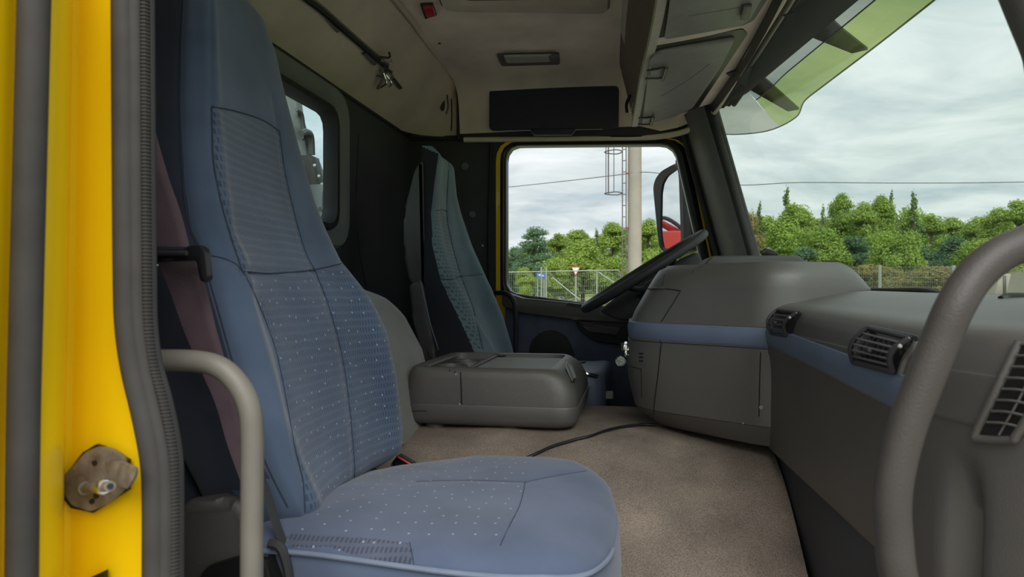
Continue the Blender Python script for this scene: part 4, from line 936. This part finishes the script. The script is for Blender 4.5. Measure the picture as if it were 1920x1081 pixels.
# ================================================================== STEERING WHEEL
sw = thing('steering_wheel', (.03,2.1,.04), 'black steering wheel of the driver seen edge on before the far window', 'steering wheel')
C = Vector((.027,2.20,.0545)); n_ = Vector((-.535,-.055,.84)).normalized(); u_ = Vector((0,1,0)); u_ = (u_-n_*u_.dot(n_)).normalized(); w_ = n_.cross(u_)
RR = .222
rim = [C+(u_*math.cos(a)+w_*math.sin(a))*RR for a in [2*math.pi*k/64 for k in range(64)]]
R = []
for k in range(64):
    a = 2*math.pi*k/64; rd = u_*math.cos(a)+w_*math.sin(a)
    R.append([rim[k]+(rd*math.cos(b)+n_*math.sin(b))*.0145 for b in [2*math.pi*j/14 for j in range(14)]])
R.append(R[0]); mk('rim', *g_loft(R, cap=False), PLD, sw)
hubc = C-n_*.05
mk('hub', *g_loft([[hubc+n_*h+(u_*math.cos(a)+w_*math.sin(a))*r for a in [2*math.pi*k/32 for k in range(32)]] for h,r in ((-.03,.03),(-.03,.07),(.0,.085),(.018,.075),(.024,.03),(.025,.002))]), PLD, sw)
for a in (.35,math.pi-.35,math.pi+.5,-.5):
    rd = u_*math.cos(a)+w_*math.sin(a); mk('spoke', *g_tube([hubc+rd*.06, C+rd*.14-n_*.03, C+rd*(RR-.002)], lambda t: .011-.004*t, 10), PLD, sw)
mk('column', *g_tube([hubc-n_*.02, hubc-n_*.12, hubc-n_*.30], .05, 20, smooth=False), PLD, sw)
mk('column_shroud', *g_prism(fillet([py(u,v,2.15) for u,v in ((1122,583),(1160,553),(1215,520),(1270,487),(1310,470),(1320,500),(1300,605),(1160,600))], .02, 4), (0,.3,0), .01), PLD, sw)
# instrument hood behind the wheel
tag(mk('instrument_cover', *g_prism(fillet([(.14,1.98,.03),(.24,1.98,.075),(.40,1.98,.07),(.52,1.98,.0),(.55,1.98,-.28),(.16,1.98,-.28)], .03, 4), (0,.66,0), .012), PLD, da), None)
# ================================================================== CEILING FITTINGS
lamp = thing('ceiling_lamp', pz(990,106,.86), 'small oblong dome lamp in the middle of the cream roof liner', 'lamp')
P = fillet([pz(u,v,.859) for u,v in ((931,99),(1049,96),(1050,116),(940,119))], .014, 5)
mk('frame', *g_prism(P, (0,0,-.012), .004, 3), PLG, lamp)
P = fillet([pz(u,v,.847) for u,v in ((944,102),(1040,100),(1041,112),(950,115))], .008, 5)
mk('lens', *g_prism(P, (0,0,-.008), .003, 3), LENS, lamp); mk('switch', *g_prism([pz(u,v,.846) for u,v in ((1028,101),(1044,100),(1045,113),(1032,114))], (0,0,-.009), .002), PLG, lamp)
hatch = thing('roof_hatch', pz(980,-60,.86), 'pale framed roof hatch panel at the top of the cream roof liner', 'roof hatch')
o_ = resample(fillet([pz(u,v,.857) for u,v in ((832,16),(1141,21),(1148,-150),(760,-160))], .03, 6), 80); i_ = resample(fillet([pz(u,v,.857) for u,v in ((868,2),(1100,-2),(1104,-130),(815,-140))], .03, 6), 80)
mk('frame', *g_loft([o_, [p+Vector((0,0,-.012)) for p in [a.lerp(b,.08) for a,b in zip(o_,i_)]], [p+Vector((0,0,-.012)) for p in [a.lerp(b,.85) for a,b in zip(o_,i_)]], i_], cap=False), HEADL, hatch)
mk('blind', i_, [tuple(range(80))], PLG, hatch, smooth=False)
mk('hatch_seam', *g_tube(o_+[o_[0]], .003, 6, smooth=False), PLD, hatch)
rl = thing('red_reading_lamp', pz(802,17,.855), 'small red lens lamp beside the roof hatch', 'lamp')
mk('housing', *g_prism([pz(u,v,.859) for u,v in ((788,5),(812,4),(819,24),(797,31))], (0,0,-.010), .003), PLD, rl)
mk('lens', *g_prism([pz(u,v,.849) for u,v in ((793,10),(811,8),(817,23),(801,28))], (0,0,-.012), .003), REDL, rl)
tag(mk('screw', *g_cyl(pz(824,81,.859), (0,0,-1), .005, .002, 12), PLD), 'tiny dark screw hole in the cream roof liner', 'screw')
sv = thing('side_sun_blind', py(1040,205,2.65), 'dark navy folded sun blind above the driver door window', 'sun blind')
P = fillet([py(u,v,2.655) for u,v in ((919,168),(1161,163),(1160,241),(1150,243),(919,246))], .02, 5)
mk('panel', *g_prism(P, (0,-.022,0), .006, 3), VISORD, sv)
P = fillet([py(u,v,2.64) for u,v in ((996,243),(1079,242),(1074,254),(1000,254))], .005, 3); mk('pull_tab', *g_prism(P, (0,-.016,0), .003), VISORD, sv)
mk('tab_rim', *g_tube([py(u,v,2.62) for u,v in ((940,245),(994,244),(1002,254),(1072,253),(1080,243),(1130,242))], .0018, 6, smooth=False), PLL, sv)
# ================================================================== SUN VISOR OUTSIDE THE WINDSCREEN
vs = thing('exterior_sun_visor', (.46,1.7,.60), 'green tinted sun visor with black brackets outside above the windscreen', 'sun visor')
inn = [(1345,207,.645,),(1372,188,.64),(1400,175,.635),(1432,148,.63),(1480,108,.63),(1540,58,.63),(1610,0,.63),(1700,-76,.63),(1800,-165,.63)]
outn = [(1330,246,.58),(1372,252,.575),(1440,245,.565),(1492,220,.56),(1508,190,.56),(1545,160,.56),(1640,88,.56),(1752,0,.56),(1900,-120,.56)]
dk = [(1348,203,.66),(1362,185,.66),(1388,150,.66),(1420,110,.66),(1455,60,.66),(1495,8,.66),(1540,-60,.66),(1600,-150,.66),(1690,-260,.66)]
def ptz(L): return resample(catmull([pz(u,v,z) for u,v,z in L], 6), 60, closed=False)
I_, O_, K_ = ptz(inn), ptz(outn), ptz(dk)
K_ = [Vector((max(k.x, WSX(k.y,k.z)+.03), k.y, k.z)) for k in K_]
def sheet(A, B, i0, i1, th=.004, nn=6, sag=.006):
    R = []
    for a,b in list(zip(A,B))[i0:i1]:
        r = [a.lerp(b,t)+Vector((0,0,-sag*math.sin(math.pi*t))) for t in [k/nn for k in range(nn+1)]]
        R.append(r)
    return g_loft(R, closed=False)
mk('upper_shroud', *sheet(K_, I_, 0, 60), PLD, vs)
cut = 12
J_ = [a.lerp(b,.24) for a,b in zip(I_,O_)]; mk('tinted_sheet', *sheet(J_, O_, cut, 60), G_VIS, vs); mk('clear_strip', *sheet(I_, J_, cut, 60, sag=0), G_VISC, vs); mk('pale_end_sheet', *sheet(I_, O_, 0, cut+1), G_VISP, vs)
mk('visor_edge', *g_tube(O_, .0022, 6, smooth=False), PLL, vs)
mk('clear_strip_edge', *g_tube([a.lerp(b,.22) for a,b in zip(I_,O_)][cut:], .0018, 6, smooth=False), PLBLK, vs)
for pts in (((1385,140,.645),(1425,170,.625),(1488,214,.57)),((1500,30,.645),(1550,72,.62),(1612,106,.57))):
    a,b,c = [pz(*p) for p in pts]; w__ = Vector((-.034,.022,0)); dz = Vector((0,0,.006)); a,b,c = a+dz*2,b+dz*2,c+dz*2
    mk('bracket', *g_loft([[p-w__*k,p+w__*k,p+w__*k+dz,p-w__*k+dz] for p,k in ((a,1),(b,.9),(c,.45))]), PLD, vs)
    mk('bolt', *g_cyl(b+dz, (0,0,-1), .004, .003, 12), CHROME, vs)
# ================================================================== DRIVER SIDE MIRROR (outside)
mr = thing('door_mirror', py(1262,400,3.05), 'black tall wing mirror reflecting a red truck outside the driver window', 'mirror')
D = 3.05
nrm = Vector((-.85,-.52,0)).normalized()
def mp_(u,v,off=0): d = ray(u,v); c = py(1258,390,D); t = c.dot(nrm)/d.dot(nrm); return d*t+nrm*off
og = [(1223,350),(1228,332),(1240,318),(1268,303),(1282,303),(1288,320),(1290,470),(1262,480),(1240,470),(1234,430)]
ig = [(1241,362),(1244,344),(1252,330),(1270,317),(1274,318),(1275,335),(1279,452),(1262,468),(1243,464),(1240,430)]
OL = resample(fillet([mp_(u,v) for u,v in og], .015, 4), 80); IL = resample(fillet([mp_(u,v) for u,v in ig], .012, 4), 80)
# align starts
k0 = min(range(80), key=lambda k: (IL[k]-OL[0]).length); IL = IL[k0:]+IL[:k0]
mk('housing', *g_loft([[p-nrm*.05 for p in OL],[p-nrm*.01 for p in OL],[a.lerp(b,.3)+nrm*.012 for a,b in zip(OL,IL)],[p+nrm*.006 for p in IL],[p-nrm*.004 for p in IL]], cap=False), PLD, mr)
cc_ = sum(OL,Vector())/80
mk('housing_back', *g_loft([[p-nrm*.05 for p in OL],[cc_+(p-cc_)*.85-nrm*.09 for p in OL],[cc_+(p-cc_)*.4-nrm*.10 for p in OL]]), PLD, mr)
mk('mirror_glass', [p-nrm*.0 for p in IL], [tuple(range(80))], MIRR, mr, smooth=False)
mk('mirror_arm', *g_tube([mp_(1284,300,-.03),mp_(1296,360,-.05),mp_(1300,430,-.05),mp_(1306,500,-.05)], .03, 14), PLD, mr)
mk('arm_bracket', *g_tube([py(1272,303,3.0),py(1288,296,2.88),py(1300,292,2.71)], .014, 10), PLD, mr)
tag(mk('front_mirror_arm', *g_prism(fillet([py(u,v,2.75) for u,v in ((1337,262),(1346,264),(1350,280),(1349,305),(1338,285))], .008, 3), (0,.05,0), .006), PLD), 'small dark mirror bracket just outside the windscreen pillar', 'mirror bracket')
# red truck parked behind, seen in the mirror
dd_ = (mp_(1262,450)).normalized(); rf = dd_-2*dd_.dot(nrm)*nrm; base = mp_(1262,450)+rf*14; 
rt = thing('parked_red_truck', (base.x,base.y,-2.0), 'red truck with crane parked behind, seen in the wing mirror', 'truck')
side = rf.cross(Vector((0,0,1))).normalized(); f2 = Vector((rf.x,rf.y,0)).normalized()
Mx = Matrix((( side.x,f2.x,0,base.x),(side.y,f2.y,0,base.y),(0,0,1,.40),(0,0,0,1)))
for nm,lo,hi,m_ in (('cargo_bed',(-1.2,.5,-.25),(1.1,6,.62),RED),('chassis',(-1,.2,-1.2),(1,6,-.3),PLD),('cab',(-1.1,-1.6,-1.1),(1.1,.1,.9),RED)):
    mk(nm, *g_box(lo,hi,.06,2,Mx), m_, rt)
for z in (-.05,.12,.3,.45): mk('bed_rib', *g_box((-1.24,.45,z),(1.12,.5,z+.05),.01,1,Mx), RED, rt)
mk('crane_mast', *g_tube([Mx @ Vector(p) for p in ((.9,.2,-.4),(.8,.2,1.1),(.3,.2,1.25),(-.3,.2,.9))], .09, 8, smooth=False), RED, rt)
mk('crane_hoses', *g_tube([Mx @ Vector(p) for p in ((.7,.1,.8),(.3,.0,1.35),(-.2,.1,1.1),(-.5,.2,.7))], .05, 6), PLD, rt)
for x,y in ((-1.0,-.9),(1.0,-.9),(-1.0,3.5),(1.0,3.5)):
    c = Mx @ Vector((x,y,-1.5)); mk('wheel', *g_cyl(c-side*.15, side, .5, .3, 24), PLBLK, rt)
# crane of this truck, seen through the rear window
ck = thing('loader_crane', (-1.3,2.2,-1.4), 'grey loader crane column with hoses behind the rear window', 'crane')
def cx(u,v,x=-2.0): return pxx(u,v,x*.65)
mk('column', *g_prism(fillet([cx(u,v) for u,v in ((560,285),(584,288),(604,300),(614,340),(616,352),(608,360),(606,560),(606,900),(560,900),(540,300))], .03, 3), (-.2,0,0), .02), PLL, ck)
mk('arm', *g_tube([cx(548,175),cx(556,230),cx(566,262),cx(570,300)], .033, 8), PLL, ck)
mk('hose', *g_tube([cx(556,205,-1.95),cx(566,215,-1.95),cx(570,250,-1.95),cx(569,262,-1.95)], .008, 6), PLG, ck)
mk('hose', *g_tube([cx(564,250,-1.93),cx(574,247,-1.93),cx(583,256,-1.93),cx(585,290,-1.93)], .013, 8), PLG, ck)
mk('valve_box', *g_prism([cx(u,v,-1.9) for u,v in ((586,290),(600,296),(610,345),(596,345))], (-.06,0,0), .01), PLG, ck)
mk('rail', *g_tube([cx(600,392,-1.9),cx(620,395,-1.9)], .01, 6, smooth=False), PLG, ck)
for u,v in ((590,310),(598,330),(604,345),(608,350)): mk('bolt', *g_sph(cx(u,v,-1.88), .007, 1), WHITE, ck)
# ================================================================== OUTSIDE
def gz(x, y): 
    r = math.hypot(x,y); return -2.1+.030*max(0,r-3)*(1 if r < 70 else 1)
R = []
for r in (.0,3,6,10,15,20,26,34,45,60,80,110): R.append([Vector((r*math.sin(a),r*math.cos(a),gz(r,0) if r < 70 else gz(70,0))) for a in [2*math.pi*k/72 for k in range(72)]])
gr = tag(mk('ground', *g_loft(R[1:], cap=False), GRASS), kind='structure')
yard = tag(mk('yard', *g_loft([[p+Vector((0,0,.01)) for p in r] for r in ([Vector((.01*math.sin(a),.01*math.cos(a),-2.1)) for a in [2*math.pi*k/72 for k in range(72)]],R[1],R[2],R[3])], cap=False), CONC), kind='structure')
def gp(u, v): # point on the ground through a pixel beyond the yard
    d = ray(u,v); t = 3
    while t < 150:
        p = d*t
        if p.z <= gz(p.x,p.y): return p
        t += .25
    return d*100
# access road
cl = [(1130,600,),(1090,570),(1060,556),(1030,541),(1000,529),(985,522)]
Lr = [(1060,600),(1010,575),(985,556),(970,541),(966,529),(968,521),(975,517)]; Rr = [(1190,600),(1130,575),(1085,556),(1055,541),(1022,529),(998,521),(985,517)]
R = [[pp_+Vector((0,0,.05)) for pp_ in (gp(*a),gp(*a).lerp(gp(*b),.5),gp(*b))] for a,b in zip(Lr,Rr)]
tag(mk('road', *g_loft(R, closed=False), ROAD), 'grey asphalt access road leading away beyond the fence', 'road')
# white car far down the road
cr2 = thing('white_car', gp(969,521), 'tiny white car far off on the access road', 'car'); c = gp(969,521)
b_ = g_prism(fillet([c+Vector((x,0,z)) for x,z in ((-.95,.15),(.95,.15),(.95,.75),(.55,.85),(.3,1.3),(-.5,1.3),(-.9,.85))], .12, 3), (0,1.7,0), .05); mk('body', *b_, WHITE, cr2)
mk('windows', *g_prism([c+Vector((x,-.01,z)) for x,z in ((-.75,.9),(.5,.9),(.25,1.22),(-.45,1.22))], (0,1.72,0)), PLBLK, cr2)
for x in (-.6,.6): mk('wheel', *g_cyl(c+Vector((x,-.02,.28)), (0,1,0), .28, 1.74, 16), PLBLK, cr2)
# utility pole with caged ladder
PD = 17.0
pb = py(1190,560,PD)
up = thing('utility_pole', (pb.x,PD,gz(pb.x,PD)), 'tall round concrete pole standing outside the driver window', 'pole')
mk('shaft', *g_cyl((pb.x,PD,gz(pb.x,PD)), (0,0,1), .178, 11, 24, r2=.16), CONC, up)
for v in (325,427): p = py(1190,v,PD); mk('steel_band', *g_cyl((p.x,PD,p.z), (0,0,1), .172, .03, 24), GALV, up)
ld = thing('caged_ladder', py(1160,560,PD-.1), 'rusty steel ladder with safety cage beside the concrete pole', 'ladder')
LD = PD-.15
xa, xb = py(1167,400,LD).x, py(1174,400,LD).x
for x in (xa,xb): mk('rail', *g_box((x-.014,LD,gz(0,LD)+.2),(x+.014,LD+.03,8), 0), RUST, ld)
z = py(1170,470,LD).z
while z < 5.5: mk('rung', *g_box((xa,LD+.005,z),(xb,LD+.02,z+.02), 0), RUST, ld); z += .28
zc0 = py(1150,362,LD).z; xm = py(1136,362,LD).x
for zc in (zc0, py(1150,284,LD).z, py(1150,206,LD).z, py(1150,130,LD).z):
    mk('cage_hoop', *g_tube([(xa,LD,zc),((xa+xm)/2+.05,LD-.22,zc),(xm,LD-.05,zc),(xm,LD+.15,zc),((xa+xm)/2+.05,LD+.32,zc),(xa,LD+.1,zc)], .014, 6), RUST, ld)
for x,y in ((xm,LD+.05),(xm+.06,LD-.1),(xm+.06,LD+.22),((xa+xm)/2,LD-.2)): mk('cage_bar', *g_tube([(x,y,zc0),(x,y,6)], .011, 5, smooth=False), RUST, ld)
for v in (325,427): mk('bracket', *g_tube([py(1174,v,LD),py(1182,v,LD+.1)], .02, 6, smooth=False), RED, ld)
# overhead wires
P0 = py(1190,324,PD)
tag(mk('overhead_wire', *g_tube([py(560,430,30),py(880,358,22),py(960,350,21),py(1080,337,19),P0], .010, 5), PLD), 'thin overhead wire running left from the concrete pole', 'wire')
tag(mk('overhead_wire', *g_tube([P0,py(1230,324,16.8),py(1372,346,16.5),py(1500,342,17),py(1700,343,18),py(1920,341,19),py(2300,330,22)], .009, 5), PLD), 'thin overhead wire crossing the sky beyond the windscreen', 'wire')
# fence with gate beyond the driver window
fn = thing('wire_fence', (0,12,-1.7), 'grey steel mesh fence with gate bars beyond the driver window', 'fence')
FD = 13.0
def fpt(u, v): return py(u,v,FD)
mk('top_rail', *g_tube([fpt(900,511),fpt(1160,506)], .012, 6, smooth=False), GALV, fn)
for u in (1015,1024,1119): mk('post', *g_tube([fpt(u,500 if u != 1119 else 508),fpt(u,640)], .017, 8, smooth=False), GALV, fn)
mk('brace', *g_tube([fpt(1036,520),fpt(1085,560)], .012, 6, smooth=False), GALV, fn); mk('brace', *g_tube([fpt(1122,510),fpt(1160,535)], .012, 6, smooth=False), GALV, fn)
wv = MB()
for i in range(72):
    u = 900+i*3.7; wv.add(*g_tube([fpt(u,510),fpt(u,650)], .0022, 3, smooth=False, cap=False))
for i in range(12): wv.add(*g_tube([fpt(900,515+i*12),fpt(1165,511+i*12)], .002, 3, smooth=False, cap=False))
tag(wv.build('mesh_wires', GALV, fn, smooth=False), kind='stuff')
# road signs
def sign_pt(u,v,y=14): return py(u,v,y)
sg = thing('give_way_sign', sign_pt(1079,600), 'red and white triangular give way sign on a post beyond the fence', 'road sign')
tri = [sign_pt(1070,499.5),sign_pt(1089,499.5),sign_pt(1079.5,518)]
mk('sign_plate', *g_prism(fillet(tri,.02,3), (0,.02,0)), RED, sg); c = sum(tri,Vector())/3
mk('sign_face', *g_prism([c+(p-c)*.74+Vector((0,-.006,0)) for p in tri], (0,.004,0)), WHITE, sg)
mk('post', *g_tube([sign_pt(1079.5,512,14.03),sign_pt(1079.5,640,14.03)], .02, 8, smooth=False), GALV, sg)
s2_ = thing('blue_direction_sign', sign_pt(1014,600), 'small blue road sign with white arrow marks on two posts', 'road sign')
mk('sign_plate', *g_prism([sign_pt(1006,511),sign_pt(1022,511.5),sign_pt(1022,521),sign_pt(1006,521)], (0,.02,0)), BLUES, s2_)
mk('arrow_mark', *g_prism([sign_pt(1008,515,13.99),sign_pt(1013,513,13.99),sign_pt(1013,514.5,13.99),sign_pt(1020,516,13.99),sign_pt(1020,518,13.99),sign_pt(1012,516.8,13.99)], (0,.004,0)), WHITE, s2_)
for u in (1008,1020): mk('post', *g_tube([sign_pt(u,515,14.03),sign_pt(u,640,14.03)], .015, 6, smooth=False), GALV, s2_)
# fence and concrete blocks ahead of the windscreen
f2n = thing('mesh_fence', py(1650,560,24), 'grey wire mesh fence with posts before the trees ahead', 'fence')
a0 = py(1500,500,26); a1 = py(2100,500,14)
def fx(u, v):
    d = ray(u,v); pn_ = Vector((a1-a0)); nn = Vector((pn_.y,-pn_.x,0)); t = a0.dot(nn)/d.dot(nn); return d*t
for u in (1525,1650,1788,1925): mk('post', *g_tube([fx(u,497),fx(u,620)], .045, 8, smooth=False), GALV, f2n)
wv = MB()
for i in range(150): 
    u = 1500+i*3.4; wv.add(*g_tube([fx(u,500),fx(u,600)], .004, 3, smooth=False, cap=False))
for i in range(9): wv.add(*g_tube([fx(1500,501+i*9),fx(2010,499+i*10)], .004, 3, smooth=False, cap=False))
tag(wv.build('mesh_wires', GALV, f2n, smooth=False), kind='stuff')
for k,(u0,u1,v0,v1,dd,lab) in enumerate(((1862,1915,513,565,13,'pale concrete barrier block at the fence, left one of two'),(1920,1990,509,570,12,'pale concrete barrier block at the right picture edge by the fence'))):
    a = py(u0,v1,dd); b = py(u1,v0,dd)
    P = [Vector((a.x,dd,a.z)),Vector((b.x,dd,a.z)),Vector((b.x-.06,dd,b.z)),Vector((a.x+.10,dd,b.z))]
    cbx = thing('concrete_barrier', (a.x,dd,a.z), lab, 'barrier', 'concrete barriers by the fence')
    mk('block', *g_prism(P, (0,.6,0), .03), CONC, cbx); mk('lifting_slot', *g_box((a.lerp(b,.35).x,dd-.01,b.z-.35),(a.lerp(b,.35).x+.05,dd+.02,b.z-.03), .005), PLG, cbx)
tag(mk('wiper_tip', *g_tube([py(1878,562,.95),py(1895,557,.95),py(1960,560,.93),py(2010,566,.92)], .006, 8), PLD), 'dark wiper arm end resting at the base of the windscreen', 'wiper')
# ------------------------------------------------------------------ trees
def leafcloud(blobs, n, ls, seed, squash=.6):
    rg = np.random.RandomState(seed); V = []; Fc = []
    wts = np.array([b[3]**2 for b in blobs]); wts = wts/wts.sum()
    idx = rg.choice(len(blobs), n, p=wts)
    for i in idx:
        bx,by,bz,br,bh = blobs[i]
        d = rg.normal(size=3); d /= np.linalg.norm(d); rr_ = rg.uniform(.5,1.12)+(.25 if rg.rand()<.08 else 0)
        if d[2] < -.5: d[2] *= .5
        c = np.array([bx+d[0]*br*rr_, by+d[1]*br*rr_, bz+d[2]*bh*rr_])
        nrm_ = d+rg.normal(size=3)*.55+np.array([0,0,.3]); nrm_ /= np.linalg.norm(nrm_)
        t = np.cross(nrm_, rg.normal(size=3)); t /= np.linalg.norm(t); b = np.cross(nrm_, t); s = ls*rg.uniform(.6,1.3)
        k = len(V); V += [c-t*s, c-b*s*squash, c+t*s, c+b*s*squash]; Fc.append((k,k+1,k+2,k+3))
    return [Vector(v) for v in V], Fc
def proto(name, kind, seed):
    rg = random.Random(seed); bl = []
    if kind == 'round':
        for i in range(60):
            a = rg.uniform(0,6.28); h = rg.uniform(.8,9.5); r = 2.5*math.sin(math.pi*min(1,(h+2.2)/12.2))**1.1*math.sqrt(rg.uniform(0,1))
            bl.append((math.cos(a)*r, math.sin(a)*r, h, rg.uniform(.4,.95), rg.uniform(.4,.9)))
        n, ls, m_ = 19000, .115, LEAF_A
    elif kind == 'tall':
        for i in range(44):
            a = rg.uniform(0,6.28); t = i/43; h = .6+t*9.0; r = 2.3*(1-t)**.9*rg.uniform(.3,1)
            bl.append((math.cos(a)*r, math.sin(a)*r, h, .16+.95*(1-t)*rg.uniform(.5,1), .42))
        n, ls, m_ = 11000, .115, LEAF_B
    elif kind == 'darkround':
        for i in range(60):
            a = rg.uniform(0,6.28); h = rg.uniform(.8,9.3); r = 2.5*math.sin(math.pi*min(1,(h+2.6)/12.8))**.8*math.sqrt(rg.uniform(0,1))
            bl.append((math.cos(a)*r, math.sin(a)*r, h, rg.uniform(.7,1.1), rg.uniform(.5,.8)))
        n, ls, m_ = 18000, .12, LEAF_C
    elif kind == 'pine':
        for i in range(30):
            a = rg.uniform(0,6.28); t = i/29; h = 1.5+t*8.0; r = 2.6*(1-t**3)*rg.uniform(.3,1)
            bl.append((math.cos(a)*r, math.sin(a)*r, h, 1.15*(1-.3*t), .6))
        n, ls, m_ = 15000, .11, LEAF_C
    else:
        for i in range(16):
            a = rg.uniform(0,6.28); h = rg.uniform(.6,8.4); r = 3.0*math.sin(math.pi*min(1,(h+1.5)/11.5))*rg.uniform(.2,1)
            bl.append((math.cos(a)*r, math.sin(a)*r, h, rg.uniform(1.0,1.7), rg.uniform(1.0,1.6)))
        n, ls, m_ = 13000, .15, (LEAF_A if kind == 'bush' else LEAF_D)
    root = thing(name, (0,0,0))
    V, Fc = leafcloud(bl, n, ls, seed); mk('foliage', V, Fc, m_, root, smooth=False)
    mb = MB(); mb.add(*g_tube([(0,0,-.3),(.1,0,3),(-.05,.1,6),(0,0,9.0)], lambda t: .22*(1-t)+.03, 7))
    for b in bl[::4]: mb.add(*g_tube([(0,0,max(.5,b[2]-1.2)),(b[0]*.6,b[1]*.6,b[2]-.3),(b[0],b[1],b[2])], lambda t: .07*(1-t)+.015, 5))
    mb.build('trunk', BARK, root); return root
PR = {}
for nm,kd,sd in (('birch_tree','round',1),('birch_tree','round',2),('spruce_tree','tall',3),('spruce_tree','tall',4),('pine_tree','pine',5),('pine_tree','darkround',9),('leafy_bush','bush',6),('dry_bush','dry',8)):
    PR.setdefault(kd, []).append([proto(nm,kd,sd), False])
def plant(kd, u, vtop, dist, wpx, label, group='trees of the belt beyond the fence', i=0):
    L = PR[kd][i%len(PR[kd])]; d = ray(u,540); k = dist/math.hypot(d.x,d.y); x, y = d.x*k, d.y*k
    depth = -x*SN+y*CS; zt = (540.5-vtop)/F*depth; z0 = gz(x,y) if math.hypot(x,y) < 70 else gz(70,0)
    hgt = zt-z0; wd = wpx/F*depth
    if not L[1]: r = L[0]; L[1] = True
    else:
        r = L[0].copy(); COL.objects.link(r)
        for ch in L[0].children: c = ch.copy(); COL.objects.link(c); c.parent = r
    nat = {'round':6.2,'tall':4.6,'pine':6.4,'darkround':6.2,'bush':8.0,'dry':8.0}[kd]; nh = {'round':10.1,'tall':10.0,'pine':10.0,'darkround':10.1,'bush':9.8,'dry':9.8}[kd]
    r.location = (x,y,z0-.1); r.scale = (wd/nat, wd/nat, hgt/nh); r.rotation_euler = (0,0,random.uniform(0,6.28)); tag(r, label, 'tree' if 'bush' not in kd and kd != 'dry' else 'bush', group)
T = [
 ('darkround',1000,417,50,78,'dark blue green pine left of the bushes, seen through the driver window',0),
 ('darkround',962,455,54,60,'low dark pine at the left edge of the driver window',0),
 ('bush',1092,446,42,130,'bright yellow green bush in the middle of the driver window',0),
 ('round',1050,432,52,80,'green tree behind the bright bush, right of the dark pine',0),
 ('round',1085,426,58,90,'green tree with dense top, middle of the driver window',1),
 ('tall',1118,424,60,60,'olive tree just left of the caged ladder',0),
 ('round',1150,412,52,90,'light green tree behind the caged ladder',1),
 ('round',1215,404,50,90,'light green tree right of the concrete pole',0),
 ('round',1275,410,52,90,'green tree half hidden by the wing mirror',1),
 ('bush',1040,480,40,70,'low green bush in front of the dark pine',0),
 ('bush',1150,478,40,90,'low green bush behind the caged ladder foot',0),
 ('bush',1225,470,40,90,'low green bush right of the concrete pole foot',0),
 ('bush',985,498,46,50,'small green bush beside the access road',0),
 ('round',1320,400,54,90,'green tree hidden behind the windscreen pillar',0),
 ('dry',1408,392,46,60,'reddish green tree just right of the windscreen pillar',0),
 ('tall',1425,372,56,56,'thin grey green tree right of the pillar',0),
 ('tall',1476,343,50,70,'tall pointed spruce, tallest left of the windscreen belt',1),
 ('round',1492,374,46,110,'broad green birch right of the tall pointed spruce',0),
 ('bush',1465,410,42,120,'broad green bush below the tall pointed spruce',0),
 ('tall',1543,378,58,50,'narrow green tree in the dip of the tree line',0),
 ('round',1578,357,52,80,'round topped green tree left of centre in the windscreen',1),
 ('round',1618,372,50,90,'green tree between the two round topped ones',0),
 ('round',1652,360,52,80,'light green tree left of the feathery spruce',1),
 ('tall',1672,350,54,60,'feathery green spruce in the middle of the windscreen',0),
 ('tall',1712,350,50,64,'tall dark feathery spruce at the end of the high tree line',1),
 ('round',1745,395,52,90,'low green tree right of the dark feathery spruce',0),
 ('round',1785,402,54,90,'low green tree below the blue gap in the clouds',1),
 ('round',1830,400,52,90,'low green tree left of the rising right hand belt',0),
 ('round',1872,384,50,100,'green tree rising towards the right picture edge',1),
 ('round',1912,366,48,110,'tall green tree at the right picture edge',0),
 ('round',1975,350,48,130,'green tree partly outside the right picture edge',1),
 ('pine',1600,440,44,120,'dark green pine low in the middle of the windscreen',0),
 ('bush',1550,425,42,120,'yellow green bush left of the low dark pine',0),
 ('bush',1660,430,40,110,'green bush behind the fence post in the windscreen',0),
 ('pine',1720,455,42,110,'dark pine right of the middle fence post',0),
 ('bush',1705,430,39,90,'bright green bush below the dark feathery spruce',0),
 ('pine',1790,440,42,110,'dark pine behind the right fence post',0),
 ('bush',1840,445,40,120,'green bush behind the thick grab handle',0),
 ('bush',1905,440,40,120,'green bush above the concrete barriers',0),
 ('pine',1510,460,40,120,'dark green pine low on the left behind the dashboard hood',0),
 ('dry',1640,490,34,140,'olive undergrowth at the fence, middle of the windscreen',0),
 ('dry',1750,492,32,150,'olive undergrowth at the fence, right of the middle',0),
 ('dry',1860,494,30,150,'olive undergrowth behind the concrete barriers',0),
 ('dry',1450,470,36,120,'reddish undergrowth beside the windscreen pillar',0),
]
for kd,u,vt,dist,w,lab,i in T: plant(kd,u,vt,dist,w*1.15,lab,i=i)

for k in range(24):
    u = 1385+k*26+random.uniform(-8,8); vt = float(np.interp(u,[1380,1480,1560,1700,1750,1830,1920,2000],[415,395,408,385,420,415,395,380]))+random.uniform(-8,10)
    plant(random.choice(['round','bush','round','tall']), u, vt, random.uniform(57,64), random.uniform(100,150), 'green tree in the dense back row of the belt ahead of the windscreen', 'back row of trees ahead', i=k)
for k in range(9):
    u = 945+k*46; vt = float(np.interp(u,[945,1010,1100,1200,1300],[465,440,438,425,420]))+random.uniform(-5,8)
    plant(random.choice(['round','bush']), u, vt, random.uniform(62,68), random.uniform(90,120), 'green tree in the dense back row beyond the driver window', 'back row of trees to the side', i=k)
